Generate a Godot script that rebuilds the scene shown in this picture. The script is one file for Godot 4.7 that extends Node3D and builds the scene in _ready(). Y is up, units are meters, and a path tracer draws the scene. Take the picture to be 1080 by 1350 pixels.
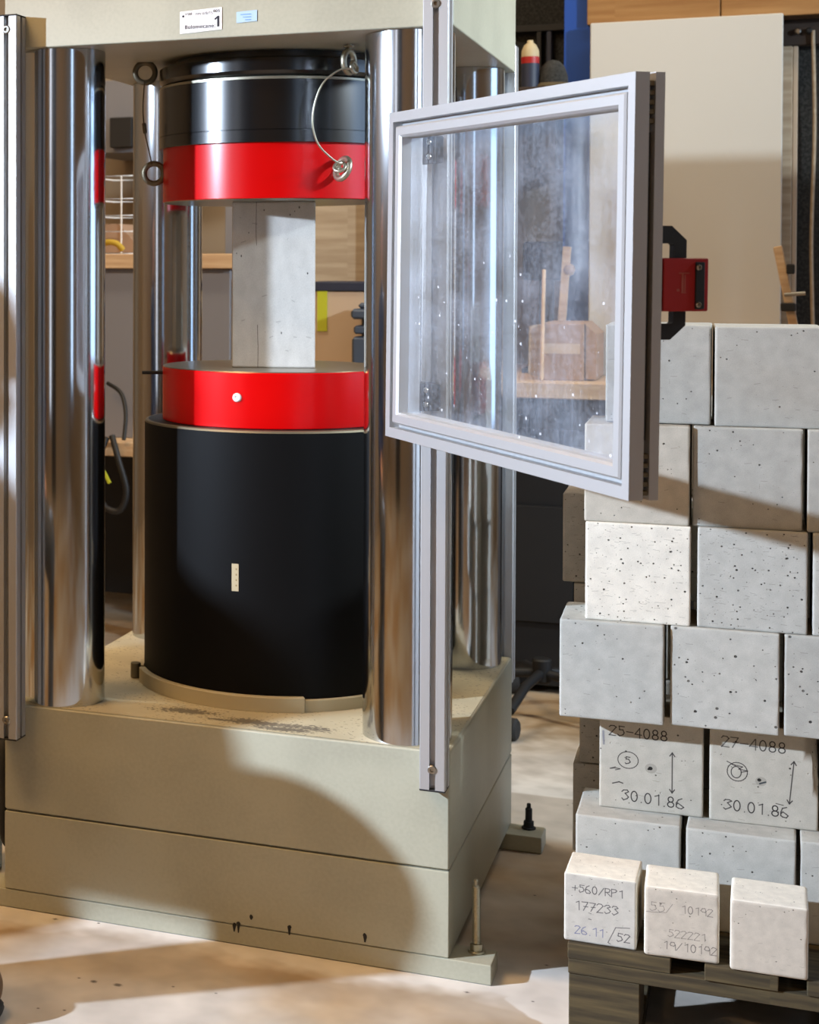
extends Node3D
# Materials testing lab: a hydraulic compression machine with an open guard door, test cubes stacked on a pallet.
# World axes follow the machine: x to the right along its front, y up, z towards the viewer.

var M := {}
var rng := RandomNumberGenerator.new()

func _ready() -> void:
	rng.seed = 7
	lights_and_camera()
	materials()
	room()
	machine()
	specimen()
	cubes()
	pallet()
	background()
	left_side()

# ------------------------------------------------------------------ camera and light
func lights_and_camera() -> void:
	var cam := Camera3D.new()
	cam.name = "camera"
	add_child(cam)
	cam.transform = Transform3D(Basis.from_euler(Vector3(deg_to_rad(-1.1), deg_to_rad(23.9), 0)), Vector3(0.387, 1.138, 2.788))
	var n := 0.05
	cam.projection = Camera3D.PROJECTION_FRUSTUM
	cam.keep_aspect = Camera3D.KEEP_HEIGHT
	cam.near = n
	cam.far = 60.0
	cam.size = n * 1350.0 / 2279.0
	cam.frustum_offset = Vector2(n * 540.0 / 2279.0, -n * (675.0 - 393.3) / 2279.0)
	cam.current = true
	var at := CameraAttributesPhysical.new()
	at.frustum_focal_length = 50.0
	at.frustum_focus_distance = 2.65
	at.frustum_near = n
	at.frustum_far = 60.0
	at.exposure_aperture = 8.0
	cam.attributes = at
	var we := WorldEnvironment.new()
	we.name = "environment"
	var e := Environment.new()
	e.background_mode = Environment.BG_COLOR
	e.background_color = Color(0.02, 0.02, 0.02)
	e.tonemap_mode = Environment.TONE_MAPPER_LINEAR
	e.tonemap_exposure = 1.0
	e.sdfgi_enabled = true
	e.ssao_enabled = true
	e.ssil_enabled = true
	we.environment = e
	add_child(we)

const KEY := Vector3(-2.88, 1.82, 2.15)       # work lamp on a stand, left of the frame
const KEY_COLOR := Color(0.82, 0.89, 0.98)
const KEY_ENERGY := 34.5
const SIDE := Vector3(2.60, 2.30, -0.42)          # second work lamp, right of the frame
const SIDE_COLOR := Color(0.90, 0.96, 1.0)
const SIDE_ENERGY := 13.0
const WARM := Color(1.0, 0.80, 0.55)
const PALE := Color(1.0, 0.93, 0.82)
const CEIL := 3.4

# ------------------------------------------------------------------ mesh helpers
func mb() -> SurfaceTool:
	var st := SurfaceTool.new()
	st.begin(Mesh.PRIMITIVE_TRIANGLES)
	return st

func tri(st: SurfaceTool, a: Vector3, b: Vector3, c: Vector3, na: Vector3, nb: Vector3, nc: Vector3, ua := Vector2.ZERO, ub := Vector2.ZERO, uc := Vector2.ZERO) -> void:
	var g := (b - a).cross(c - a)
	if g.length_squared() < 1e-18:
		return
	if g.dot(na + nb + nc) > 0.0:
		var t := b; b = c; c = t
		t = nb; nb = nc; nc = t
		var u := ub; ub = uc; uc = u
	st.set_normal(na); st.set_uv(ua); st.add_vertex(a)
	st.set_normal(nb); st.set_uv(ub); st.add_vertex(b)
	st.set_normal(nc); st.set_uv(uc); st.add_vertex(c)

func quad(st: SurfaceTool, a: Vector3, b: Vector3, c: Vector3, d: Vector3, na: Vector3, nb: Vector3, nc: Vector3, nd: Vector3, uv := Rect2(0, 0, 1, 1)) -> void:
	var p := uv.position
	var q := uv.end
	tri(st, a, b, c, na, nb, nc, p, Vector2(q.x, p.y), q)
	tri(st, a, c, d, na, nc, nd, p, q, Vector2(p.x, q.y))

# a box with bevelled edges; xf places it
func box(st: SurfaceTool, c: Vector3, s: Vector3, bev := 0.002, xf := Transform3D()) -> void:
	var h := s * 0.5
	bev = minf(bev, minf(h.x, minf(h.y, h.z)) * 0.95)
	var i := h - Vector3.ONE * bev
	var V := func(sx: float, sy: float, sz: float, ax: int) -> Vector3:
		var p := Vector3(i.x * sx, i.y * sy, i.z * sz)
		p[ax] = h[ax] * [sx, sy, sz][ax]
		return xf * (c + p)
	var N := func(sg: float, ax: int) -> Vector3:
		var v := Vector3.ZERO
		v[ax] = sg
		return (xf.basis * v).normalized()
	for ax in 3:
		var u := (ax + 1) % 3
		var w := (ax + 2) % 3
		for sg in [-1.0, 1.0]:
			var pts := []
			for k in [[-1.0, -1.0], [1.0, -1.0], [1.0, 1.0], [-1.0, 1.0]]:
				var sv := [0.0, 0.0, 0.0]
				sv[ax] = sg; sv[u] = k[0]; sv[w] = k[1]
				pts.append(V.call(sv[0], sv[1], sv[2], ax))
			var nn: Vector3 = N.call(sg, ax)
			quad(st, pts[0], pts[1], pts[2], pts[3], nn, nn, nn, nn)
		# edges between faces ax and u, running along w
		for sa in [-1.0, 1.0]:
			for su in [-1.0, 1.0]:
				var q := []
				for sw in [-1.0, 1.0]:
					var sv := [0.0, 0.0, 0.0]
					sv[ax] = sa; sv[u] = su; sv[w] = sw
					q.append(V.call(sv[0], sv[1], sv[2], ax))
					q.append(V.call(sv[0], sv[1], sv[2], u))
				var n1: Vector3 = N.call(sa, ax)
				var n2: Vector3 = N.call(su, u)
				quad(st, q[0], q[1], q[3], q[2], n1, n2, n2, n1)
	for sx in [-1.0, 1.0]:
		for sy in [-1.0, 1.0]:
			for sz in [-1.0, 1.0]:
				tri(st, V.call(sx, sy, sz, 0), V.call(sx, sy, sz, 1), V.call(sx, sy, sz, 2), N.call(sx, 0), N.call(sy, 1), N.call(sz, 2))

# turn a profile of (radius, height) round the y axis; sharp between its segments unless smooth
func lathe(st: SurfaceTool, prof: Array, seg := 48, xf := Transform3D(), smooth := false, a0 := 0.0, a1 := TAU) -> void:
	var L := prof.size() - 1
	var nrm := []
	for k in L:
		var d: Vector2 = prof[k + 1] - prof[k]
		nrm.append(Vector2(d.y, -d.x).normalized())
	for k in L:
		var p: Vector2 = prof[k]
		var q: Vector2 = prof[k + 1]
		var n0: Vector2 = nrm[k]
		var n1: Vector2 = nrm[k]
		if smooth:
			if k > 0: n0 = (nrm[k] + nrm[k - 1]).normalized()
			if k < L - 1: n1 = (nrm[k] + nrm[k + 1]).normalized()
		for j in seg:
			var ta := lerpf(a0, a1, float(j) / seg)
			var tb := lerpf(a0, a1, float(j + 1) / seg)
			var da := Vector3(sin(ta), 0, cos(ta))
			var db := Vector3(sin(tb), 0, cos(tb))
			var y := Vector3.UP
			var B := xf.basis
			quad(st, xf * (da * p.x + y * p.y), xf * (db * p.x + y * p.y), xf * (db * q.x + y * q.y), xf * (da * q.x + y * q.y),
				(B * (da * n0.x + y * n0.y)).normalized(), (B * (db * n0.x + y * n0.y)).normalized(), (B * (db * n1.x + y * n1.y)).normalized(), (B * (da * n1.x + y * n1.y)).normalized(),
				Rect2(float(j) / seg, float(k) / L, 1.0 / seg, 1.0 / L))

# a bevelled disc or rod standing on xf
func rod(st: SurfaceTool, r: float, h: float, bev := 0.001, seg := 24, xf := Transform3D()) -> void:
	lathe(st, [Vector2(0, 0), Vector2(r - bev, 0), Vector2(r, bev), Vector2(r, h - bev), Vector2(r - bev, h), Vector2(0, h)], seg, xf)

func towards(from: Vector3, dir: Vector3) -> Transform3D:      # y axis along dir
	var y := dir.normalized()
	var x := y.cross(Vector3.FORWARD if absf(y.z) < 0.9 else Vector3.RIGHT).normalized()
	return Transform3D(Basis(x, y, x.cross(y)), from)

func tube(st: SurfaceTool, pts: Array, r: float, seg := 10, closed := false) -> void:
	var n := pts.size()
	var rings := []
	var up := Vector3.ZERO
	for k in n:
		var a: Vector3 = pts[(k - 1 + n) % n] if closed or k > 0 else pts[0]
		var b: Vector3 = pts[(k + 1) % n] if closed or k < n - 1 else pts[n - 1]
		var t := (b - a).normalized()
		if up == Vector3.ZERO:
			up = t.cross(Vector3.UP if absf(t.y) < 0.9 else Vector3.RIGHT).normalized()
		up = (up - t * up.dot(t)).normalized()
		var w := t.cross(up)
		var ring := []
		for j in seg:
			var an := TAU * j / seg
			ring.append(up * cos(an) + w * sin(an))
		rings.append(ring)
	for k in (n if closed else n - 1):
		var k2 := (k + 1) % n
		for j in seg:
			var j2 := (j + 1) % seg
			quad(st, pts[k] + rings[k][j] * r, pts[k] + rings[k][j2] * r, pts[k2] + rings[k2][j2] * r, pts[k2] + rings[k2][j] * r, rings[k][j], rings[k][j2], rings[k2][j2], rings[k2][j])
	if not closed:
		for e in [0, n - 1]:
			var nn: Vector3 = (pts[0] - pts[1]).normalized() if e == 0 else (pts[n - 1] - pts[n - 2]).normalized()
			for j in seg:
				tri(st, pts[e], pts[e] + rings[e][j] * r, pts[e] + rings[e][(j + 1) % seg] * r, nn, nn, nn)

func ring(st: SurfaceTool, xf: Transform3D, R: float, r: float, seg := 28) -> void:   # torus round the y axis of xf
	var pts := []
	for k in seg:
		pts.append(xf * Vector3(R * cos(TAU * k / seg), 0, R * sin(TAU * k / seg)))
	tube(st, pts, r, 10, true)

func curve(ctrl: Array, steps := 8) -> Array:                   # Catmull-Rom through the points
	var out := []
	var n := ctrl.size()
	for k in n - 1:
		var p0: Vector3 = ctrl[maxi(k - 1, 0)]
		var p3: Vector3 = ctrl[mini(k + 2, n - 1)]
		for s in steps:
			out.append((ctrl[k] as Vector3).cubic_interpolate(ctrl[k + 1], p0, p3, float(s) / steps))
	out.append(ctrl[n - 1])
	return out

# extrude a closed outline (x, y) along z from z0 to z1
func extrude(st: SurfaceTool, poly: PackedVector2Array, z0: float, z1: float, xf := Transform3D()) -> void:
	var n := poly.size()
	var cw := Geometry2D.is_polygon_clockwise(poly)
	for k in n:
		var a := poly[k]
		var b := poly[(k + 1) % n]
		var d := (b - a).normalized()
		var nn := Vector3(d.y, -d.x, 0) * (-1.0 if cw else 1.0)
		nn = (xf.basis * nn).normalized()
		quad(st, xf * Vector3(a.x, a.y, z0), xf * Vector3(b.x, b.y, z0), xf * Vector3(b.x, b.y, z1), xf * Vector3(a.x, a.y, z1), nn, nn, nn, nn)
	var ix := Geometry2D.triangulate_polygon(poly)
	for z in [z0, z1]:
		var nn := (xf.basis * Vector3(0, 0, 1.0 if z == maxf(z0, z1) else -1.0)).normalized()
		for k in range(0, ix.size(), 3):
			var p := [poly[ix[k]], poly[ix[k + 1]], poly[ix[k + 2]]]
			tri(st, xf * Vector3(p[0].x, p[0].y, z), xf * Vector3(p[1].x, p[1].y, z), xf * Vector3(p[2].x, p[2].y, z), nn, nn, nn)

func slot_profile(w: float, d: float) -> PackedVector2Array:    # aluminium profile with a T-slot in each side
	var a := w * 0.5
	var b := d * 0.5
	var s := 0.0046
	var lip := 0.0035
	var t := 0.0085
	var deep := 0.012
	var out := PackedVector2Array()
	for k in 4:
		var hx := a if k % 2 == 0 else b      # half width along the side
		var hy := b if k % 2 == 0 else a
		var side := [Vector2(-hx + 0.0015, -hy), Vector2(-s, -hy), Vector2(-s, -hy + lip), Vector2(-t, -hy + lip), Vector2(-t * 0.6, -hy + deep), Vector2(t * 0.6, -hy + deep), Vector2(t, -hy + lip), Vector2(s, -hy + lip), Vector2(s, -hy), Vector2(hx - 0.0015, -hy)]
		for p in side:
			out.append(p.rotated(PI / 2 * k))
	return out

# ------------------------------------------------------------------ object helpers
var taken := {}
func numbered(called: String) -> String:
	taken[called] = taken.get(called, -1) + 1
	return called if taken[called] == 0 else "%s_%03d" % [called, taken[called]]

func tag(o: Node, label := "", category := "", group := "", kind := "") -> void:
	if label: o.set_meta("label", label)
	if category: o.set_meta("category", category)
	if group: o.set_meta("group", group)
	if kind: o.set_meta("kind", kind)

func thing(called: String, label: String, category: String, at := Vector3.ZERO, group := "") -> Node3D:
	var o := Node3D.new()
	o.name = numbered(called)
	add_child(o)
	o.position = at
	tag(o, label, category, group)
	return o

# commit a mesh that was built in world axes as a child of parent (a thing that is moved but not turned)
func obj(called: String, st: SurfaceTool, m: Material, parent: Node3D = null, local := false) -> MeshInstance3D:
	var o := MeshInstance3D.new()
	o.mesh = st.commit()
	o.material_override = null
	if m: o.mesh.surface_set_material(0, m)
	if parent == null:
		o.name = numbered(called)
		add_child(o)
	else:
		o.name = called
		parent.add_child(o, true)
		if not local:
			var up: Node = parent
			var off := Vector3.ZERO
			while up is Node3D and up != self:
				off += (up as Node3D).position
				up = up.get_parent()
			o.position = -off
	return o

func single(called: String, st: SurfaceTool, m: Material, label: String, category: String, group := "") -> MeshInstance3D:
	var o := obj(called, st, m)
	tag(o, label, category, group)
	return o

func struct(called: String, st: SurfaceTool, m: Material) -> MeshInstance3D:
	var o := obj(called, st, m)
	tag(o, "", "", "", "structure")
	return o

# ------------------------------------------------------------------ materials
func mat(c: Color, rough := 0.6, metal := 0.0) -> StandardMaterial3D:
	var m := StandardMaterial3D.new()
	m.albedo_color = c
	m.roughness = rough
	m.metallic = metal
	return m

func noise_img(size: int, freq: float, seed_: int, oct := 4) -> PackedByteArray:
	var f := FastNoiseLite.new()
	f.noise_type = FastNoiseLite.TYPE_SIMPLEX_SMOOTH
	f.seed = seed_
	f.frequency = freq
	f.fractal_octaves = oct
	var im := f.get_seamless_image(size, size)
	im.convert(Image.FORMAT_L8)
	return im.get_data()

func two_tone(size: int, freq: float, seed_: int, a: Color, b: Color, fine := 0.25) -> ImageTexture:
	var n1 := noise_img(size, freq, seed_)
	var n2 := noise_img(size, 0.35, seed_ + 9, 2)
	var d := PackedByteArray()
	d.resize(size * size * 3)
	for i in size * size:
		var t := clampf((n1[i] - 60.0) / 135.0, 0, 1)
		var g := 1.0 + (n2[i] - 128.0) / 128.0 * fine
		d[i * 3] = clampi(int(lerpf(a.r, b.r, t) * g * 255), 0, 255)
		d[i * 3 + 1] = clampi(int(lerpf(a.g, b.g, t) * g * 255), 0, 255)
		d[i * 3 + 2] = clampi(int(lerpf(a.b, b.b, t) * g * 255), 0, 255)
	return ImageTexture.create_from_image(Image.create_from_data(size, size, false, Image.FORMAT_RGB8, d))

func triplanar(m: StandardMaterial3D, scale: float) -> StandardMaterial3D:
	m.uv1_triplanar = true
	m.uv1_scale = Vector3.ONE * scale
	return m

func wood_tex(seed_: int, a: Color, b: Color) -> ImageTexture:
	var f := FastNoiseLite.new()
	f.seed = seed_
	f.frequency = 0.02
	f.fractal_octaves = 3
	var S := 256
	var im := Image.create(S, S, false, Image.FORMAT_RGB8)
	for y in S:
		for x in S:
			var v := f.get_noise_2d(x * 0.35, y * 6.0) * 0.5 + 0.5 + 0.12 * f.get_noise_2d(x * 2.0, y * 30.0)
			im.set_pixel(x, y, a.lerp(b, clampf(v * 1.4 - 0.2, 0, 1)))
	return ImageTexture.create_from_image(im)

var conc_data := []      # base pictures of concrete faces (Image) and their relief
var conc_relief := []
func concrete_images() -> void:
	for k in 5:
		var S := 384
		var n1 := noise_img(S, 0.012, 40 + k, 5)
		var n2 := noise_img(S, 0.2, 60 + k, 3)
		var d := PackedByteArray()
		d.resize(S * S * 3)
		for i in S * S:
			var v := 0.80 + (n1[i] - 128) / 128.0 * 0.035 + (n2[i] - 128) / 128.0 * 0.035
			d[i * 3] = clampi(int(v * 255), 0, 255)
			d[i * 3 + 1] = clampi(int((v * 0.985) * 255), 0, 255)
			d[i * 3 + 2] = clampi(int((v * 0.95) * 255), 0, 255)
		var im := Image.create_from_data(S, S, false, Image.FORMAT_RGB8, d)
		var rl := Image.create(S, S, false, Image.FORMAT_L8)
		rl.fill(Color(0.8, 0.8, 0.8))
		var pores: int = [34, 60, 95, 45, 210][k]
		for p in pores:
			var r := 0.6 + pow(rng.randf(), 5.0) * (5.0 if k == 2 else 3.4)
			spot(im, rl, Vector2(rng.randf_range(4, S - 4), rng.randf_range(4, S - 4)), r, rng.randf_range(0.25, 0.6))
		# scratches and float marks
		for p in (75 if k == 4 else 12):
			var a := Vector2(rng.randf_range(10, S - 30), rng.randf_range(10, S - 10))
			stroke(im, [a, a + Vector2(rng.randf_range(4, 26), rng.randf_range(-4, 4))], 0.7, Color(0.45, 0.44, 0.42), 0.5)
		conc_data.append(im)
		conc_relief.append(ImageTexture.create_from_image(rl))

func spot(im: Image, rl: Image, c: Vector2, r: float, dark: float) -> void:
	var R := int(r + 2)
	for y in range(-R, R + 1):
		for x in range(-R, R + 1):
			var px := int(c.x) + x
			var py := int(c.y) + y
			if px < 0 or py < 0 or px >= im.get_width() or py >= im.get_height(): continue
			var dd := Vector2(x, y * 1.15).length() - r
			var t := clampf(0.5 - dd, 0, 1)
			if t > 0:
				var o := im.get_pixel(px, py)
				im.set_pixel(px, py, o.lerp(o * dark, t))
				if rl: rl.set_pixel(px, py, rl.get_pixel(px, py).lerp(Color.BLACK, t))

func stroke(im: Image, pts: Array, w: float, c: Color, alpha := 0.85) -> void:
	var W := im.get_width()
	var H := im.get_height()
	for k in pts.size() - 1:
		var a: Vector2 = pts[k]
		var b: Vector2 = pts[k + 1]
		var x0 := maxi(int(minf(a.x, b.x) - w - 1), 0)
		var x1 := mini(int(maxf(a.x, b.x) + w + 1), W - 1)
		var y0 := maxi(int(minf(a.y, b.y) - w - 1), 0)
		var y1 := mini(int(maxf(a.y, b.y) + w + 1), H - 1)
		for y in range(y0, y1 + 1):
			for x in range(x0, x1 + 1):
				var q := Geometry2D.get_closest_point_to_segment(Vector2(x, y), a, b)
				var t := clampf(w + 0.5 - q.distance_to(Vector2(x, y)), 0, 1) * alpha
				if t > 0: im.set_pixel(x, y, im.get_pixel(x, y).lerp(c, t))

# strokes of a pen, on a grid 4 wide and 6 high; strokes parted by spaces
const PEN := {
	"0": "10300050", "1": "1130 3036", "2": "01103041 4106 0646", "3": "0110304122 2244351605", "4": "3004 0444 3036", "5": "401012 123244351605",
	"6": "30110305163645341304", "7": "004016 1343", "8": "10300242", "9": "4230100213334246", "+": "2125 0343", "/": "4006", "-": "0343", ".": "1616", "R": "0600304132 0333 1346", "P": "0600304132 3203", "_": "0646", "[": "40202006",
}
func pen_text(im: Image, text: String, at: Vector2, h: float, w: float, c: Color, alpha := 0.8, slope := 0.0) -> void:
	var s := h / 6.0
	var x := 0.0
	for ch in text:
		if ch == "0":
			loop(im, at + Vector2(x + 2 * s, slope * x + 3 * s), Vector2(1.7 * s, 3 * s), w, c, alpha)
		elif ch == "8":
			loop(im, at + Vector2(x + 2 * s, slope * x + 1.5 * s), Vector2(1.4 * s, 1.5 * s), w, c, alpha)
			loop(im, at + Vector2(x + 2 * s, slope * x + 4.5 * s), Vector2(1.7 * s, 1.5 * s), w, c, alpha)
		elif PEN.has(ch):
			for part in (PEN[ch] as String).split(" "):
				var pts := []
				for k in range(0, part.length(), 2):
					pts.append(at + Vector2(x + int(part[k]) * s + rng.randf_range(-0.2, 0.2) * s, slope * x + int(part[k + 1]) * s + rng.randf_range(-0.2, 0.2) * s))
				if pts.size() > 1: stroke(im, pts, w, c, alpha)
		x += (2.6 if ch == "." else 5.0) * s

func loop(im: Image, c: Vector2, r: Vector2, w: float, col: Color, alpha := 0.8) -> void:
	var pts := []
	for k in 25:
		pts.append(c + Vector2(cos(TAU * k / 24.0 + 0.4) * r.x, sin(TAU * k / 24.0 + 0.4) * r.y))
	stroke(im, pts, w, col, alpha)

func concrete(im: Image, relief: Texture2D, tint: Color) -> StandardMaterial3D:
	var m := mat(tint, 0.92)
	m.albedo_texture = ImageTexture.create_from_image(im)
	m.heightmap_enabled = true
	m.heightmap_texture = relief
	m.heightmap_scale = 0.10
	m.metallic_specular = 0.3
	return m

func materials() -> void:
	concrete_images()
	M.paint = mat(Color(0.67, 0.665, 0.59), 0.42)
	M.paint.albedo_texture = two_tone(256, 0.01, 3, Color(0.95, 0.95, 0.95), Color(1, 1, 1), 0.03)
	triplanar(M.paint, 1.4)
	M.paint_edge = mat(Color(0.55, 0.53, 0.44), 0.6)
	M.chrome = mat(Color(0.77, 0.785, 0.80), 0.11, 1.0)
	M.chrome.anisotropy_enabled = true
	M.chrome.anisotropy = 0.75
	M.alu = mat(Color(0.74, 0.745, 0.75), 0.48, 0.7)
	M.alu_dark = mat(Color(0.42, 0.41, 0.41), 0.5, 0.6)
	M.steel = mat(Color(0.66, 0.65, 0.62), 0.32, 1.0)
	M.dull_steel = mat(Color(0.46, 0.43, 0.36), 0.5, 0.8)
	M.zinc = mat(Color(0.72, 0.70, 0.62), 0.4, 0.9)
	M.black_gloss = mat(Color(0.03, 0.034, 0.04), 0.24)
	M.black_gloss.clearcoat_enabled = true
	M.black_gloss.clearcoat = 0.5
	M.black_gloss.clearcoat_roughness = 0.2
	M.black_satin = mat(Color(0.036, 0.036, 0.038), 0.55)
	M.black_satin.metallic_specular = 0.25
	M.black = mat(Color(0.06, 0.06, 0.065), 0.6)
	M.red = mat(Color(0.78, 0.0, 0.01), 0.26)
	M.red.metallic_specular = 0.4
	M.red_dark = mat(Color(0.60, 0.05, 0.05), 0.5)
	M.white = mat(Color(0.92, 0.92, 0.92), 0.6)
	M.ink = mat(Color(0.16, 0.16, 0.2), 0.8)
	M.pale_blue = mat(Color(0.66, 0.77, 0.88), 0.7)
	M.blue_ink = mat(Color(0.45, 0.60, 0.80), 0.8)
	M.cream = mat(Color(0.68, 0.62, 0.49), 0.6)
	M.ink_brown = mat(Color(0.52, 0.44, 0.28), 0.8)
	M.plate = mat(Color(0.62, 0.60, 0.55), 0.28, 0.9)
	M.ring = mat(Color(0.70, 0.66, 0.54), 0.6)
	M.rubber = mat(Color(0.15, 0.15, 0.15), 0.8)
	M.glass = mat(Color(0.9, 0.95, 1.0, 0.008), 0.04)
	M.glass.transparency = BaseMaterial3D.TRANSPARENCY_ALPHA
	M.dust = dust_material()
	M.pine = mat(Color.WHITE, 0.7)
	M.pine.albedo_texture = wood_tex(5, Color(0.80, 0.69, 0.55), Color(0.70, 0.57, 0.43))
	triplanar(M.pine, 1.6)
	M.orange_wood = mat(Color.WHITE, 0.5)
	M.orange_wood.albedo_texture = wood_tex(8, Color(0.62, 0.47, 0.29), Color(0.53, 0.37, 0.20))
	triplanar(M.orange_wood, 1.2)
	M.old_wood = mat(Color.WHITE, 0.85)
	M.old_wood.albedo_texture = wood_tex(11, Color(0.36, 0.31, 0.20), Color(0.20, 0.17, 0.11))
	triplanar(M.old_wood, 2.5)
	M.ply = mat(Color.WHITE, 0.75)
	M.ply.albedo_texture = wood_tex(15, Color(0.72, 0.66, 0.57), Color(0.60, 0.53, 0.44))
	triplanar(M.ply, 1.3)
	M.dark_wood = mat(Color(0.17, 0.12, 0.09), 0.6)
	M.card = mat(Color(0.60, 0.49, 0.40), 0.85)
	M.blue = mat(Color(0.05, 0.27, 0.60), 0.5)
	M.navy = mat(Color(0.13, 0.16, 0.24), 0.55)
	M.steel_blue = mat(Color(0.24, 0.29, 0.36), 0.5)
	M.grey_panel = mat(Color(0.46, 0.46, 0.48), 0.55)
	M.panel = mat(Color(0.755, 0.75, 0.725), 0.5)
	M.beige = mat(Color(0.74, 0.66, 0.57), 0.6)
	M.tape = mat(Color(0.70, 0.72, 0.16), 0.6)
	M.felt = mat(Color(0.20, 0.20, 0.19), 0.95)
	M.felt.albedo_texture = two_tone(128, 0.2, 77, Color(0.6, 0.6, 0.6), Color(1, 1, 1), 0.5)
	triplanar(M.felt, 3.0)
	M.wall = mat(Color(0.58, 0.52, 0.44), 0.85)
	M.ceil = mat(Color(0.55, 0.52, 0.47), 0.9)
	M.frame = mat(Color(0.35, 0.35, 0.36), 0.5)

func glow(c: Color, e: float) -> StandardMaterial3D:
	var m := mat(Color(0.9, 0.9, 0.9), 0.6)
	m.emission_enabled = true
	m.emission = c
	m.emission_energy_multiplier = e
	return m

func dust_material() -> StandardMaterial3D:
	var W := 384
	var n1 := noise_img(W, 0.008, 300, 4)
	var n2 := noise_img(W, 0.12, 301, 3)
	var d := PackedByteArray()
	d.resize(W * W * 4)
	for y in W:
		for x in W:
			var i := y * W + x
			var streak := n2[(y / 14) * W + x]                  # wiped vertically
			var a := 0.095 + (n1[i] - 128) / 128.0 * 0.085 + (streak - 128) / 128.0 * 0.03 + (n2[i] - 128) / 128.0 * 0.04
			var edge := minf(minf(x, W - x), minf(y, W - y)) / float(W)
			a += 0.05 * clampf(1.0 - edge * 14.0, 0, 1)
			d[i * 4] = 198; d[i * 4 + 1] = 211; d[i * 4 + 2] = 230
			d[i * 4 + 3] = clampi(int(a * 255), 8, 200)
	var im := Image.create_from_data(W, W, false, Image.FORMAT_RGBA8, d)
	for k in 160:                                             # splashes
		var p := Vector2(rng.randf_range(3, W - 3), W * (0.25 + 0.75 * sqrt(rng.randf())))
		var r := 0.4 + pow(rng.randf(), 5) * 1.3
		for y in range(-3, 4):
			for x in range(-3, 4):
				if Vector2(x, y * 0.8).length() < r and int(p.y) + y < W - 1:
					im.set_pixel(int(p.x) + x, int(p.y) + y, Color(0.9, 0.92, 0.95, 0.45))
	var m := mat(Color.WHITE, 0.9)
	m.albedo_texture = ImageTexture.create_from_image(im)
	m.transparency = BaseMaterial3D.TRANSPARENCY_ALPHA
	return m

func floor_material(x0: float, x1: float, z0: float, z1: float) -> StandardMaterial3D:
	var W := 1400
	var H := 1580
	var f := FastNoiseLite.new()
	f.seed = 21; f.frequency = 1.0; f.fractal_octaves = 5
	var g := FastNoiseLite.new()
	g.seed = 22; g.frequency = 9.0; g.fractal_octaves = 3
	var d := PackedByteArray()
	d.resize(W * H * 3)
	var pale := Color(0.70, 0.67, 0.63)
	var tan := Color(0.62, 0.50, 0.35)
	var white := Color(0.84, 0.83, 0.81)
	for j in H:
		var z := lerpf(z0, z1, float(j) / H)
		for i in W:
			var x := lerpf(x0, x1, float(i) / W)
			var a := f.get_noise_2d(x, z)
			var b := g.get_noise_2d(x, z)
			var c := pale.lerp(tan, clampf(a * 1.4 + 0.35, 0, 1))
			# cement wash along machine and by pallet; pale strip behind is lamplight painted in
			var w := clampf(1.0 - (z - 0.03 - 0.08 * a - 0.025 * b) / 0.05, 0, 1) * clampf((z + 0.2) / 0.1, 0, 1) * clampf((0.2 - x) / 0.1, 0, 1)
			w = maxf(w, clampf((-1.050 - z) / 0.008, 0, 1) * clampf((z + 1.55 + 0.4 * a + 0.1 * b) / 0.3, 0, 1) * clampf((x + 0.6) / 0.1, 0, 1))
			var q := Vector2((x - 0.13) / 0.10, (z - 0.02) / 0.11).length() + 0.25 * b + 0.3 * a
			w = maxf(w, clampf((1.0 - q) / 0.06, 0, 1) * clampf((0.15 - x) / 0.02, 0, 1))
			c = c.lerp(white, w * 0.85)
			var v := 1.0 + b * 0.09
			var k := (j * W + i) * 3
			d[k] = clampi(int(c.r * v * 255), 0, 255)
			d[k + 1] = clampi(int(c.g * v * 255), 0, 255)
			d[k + 2] = clampi(int(c.b * v * 255), 0, 255)
	var im := Image.create_from_data(W, H, false, Image.FORMAT_RGB8, d)
	for k in 700:
		spot(im, null, Vector2(rng.randf_range(4, W - 4), rng.randf_range(4, H - 4)), 0.4 + pow(rng.randf(), 6) * 1.8, rng.randf_range(0.2, 0.6))
	var m := mat(Color.WHITE, 0.75)
	m.albedo_texture = ImageTexture.create_from_image(im)
	m.metallic_specular = 0.35
	return m

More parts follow.
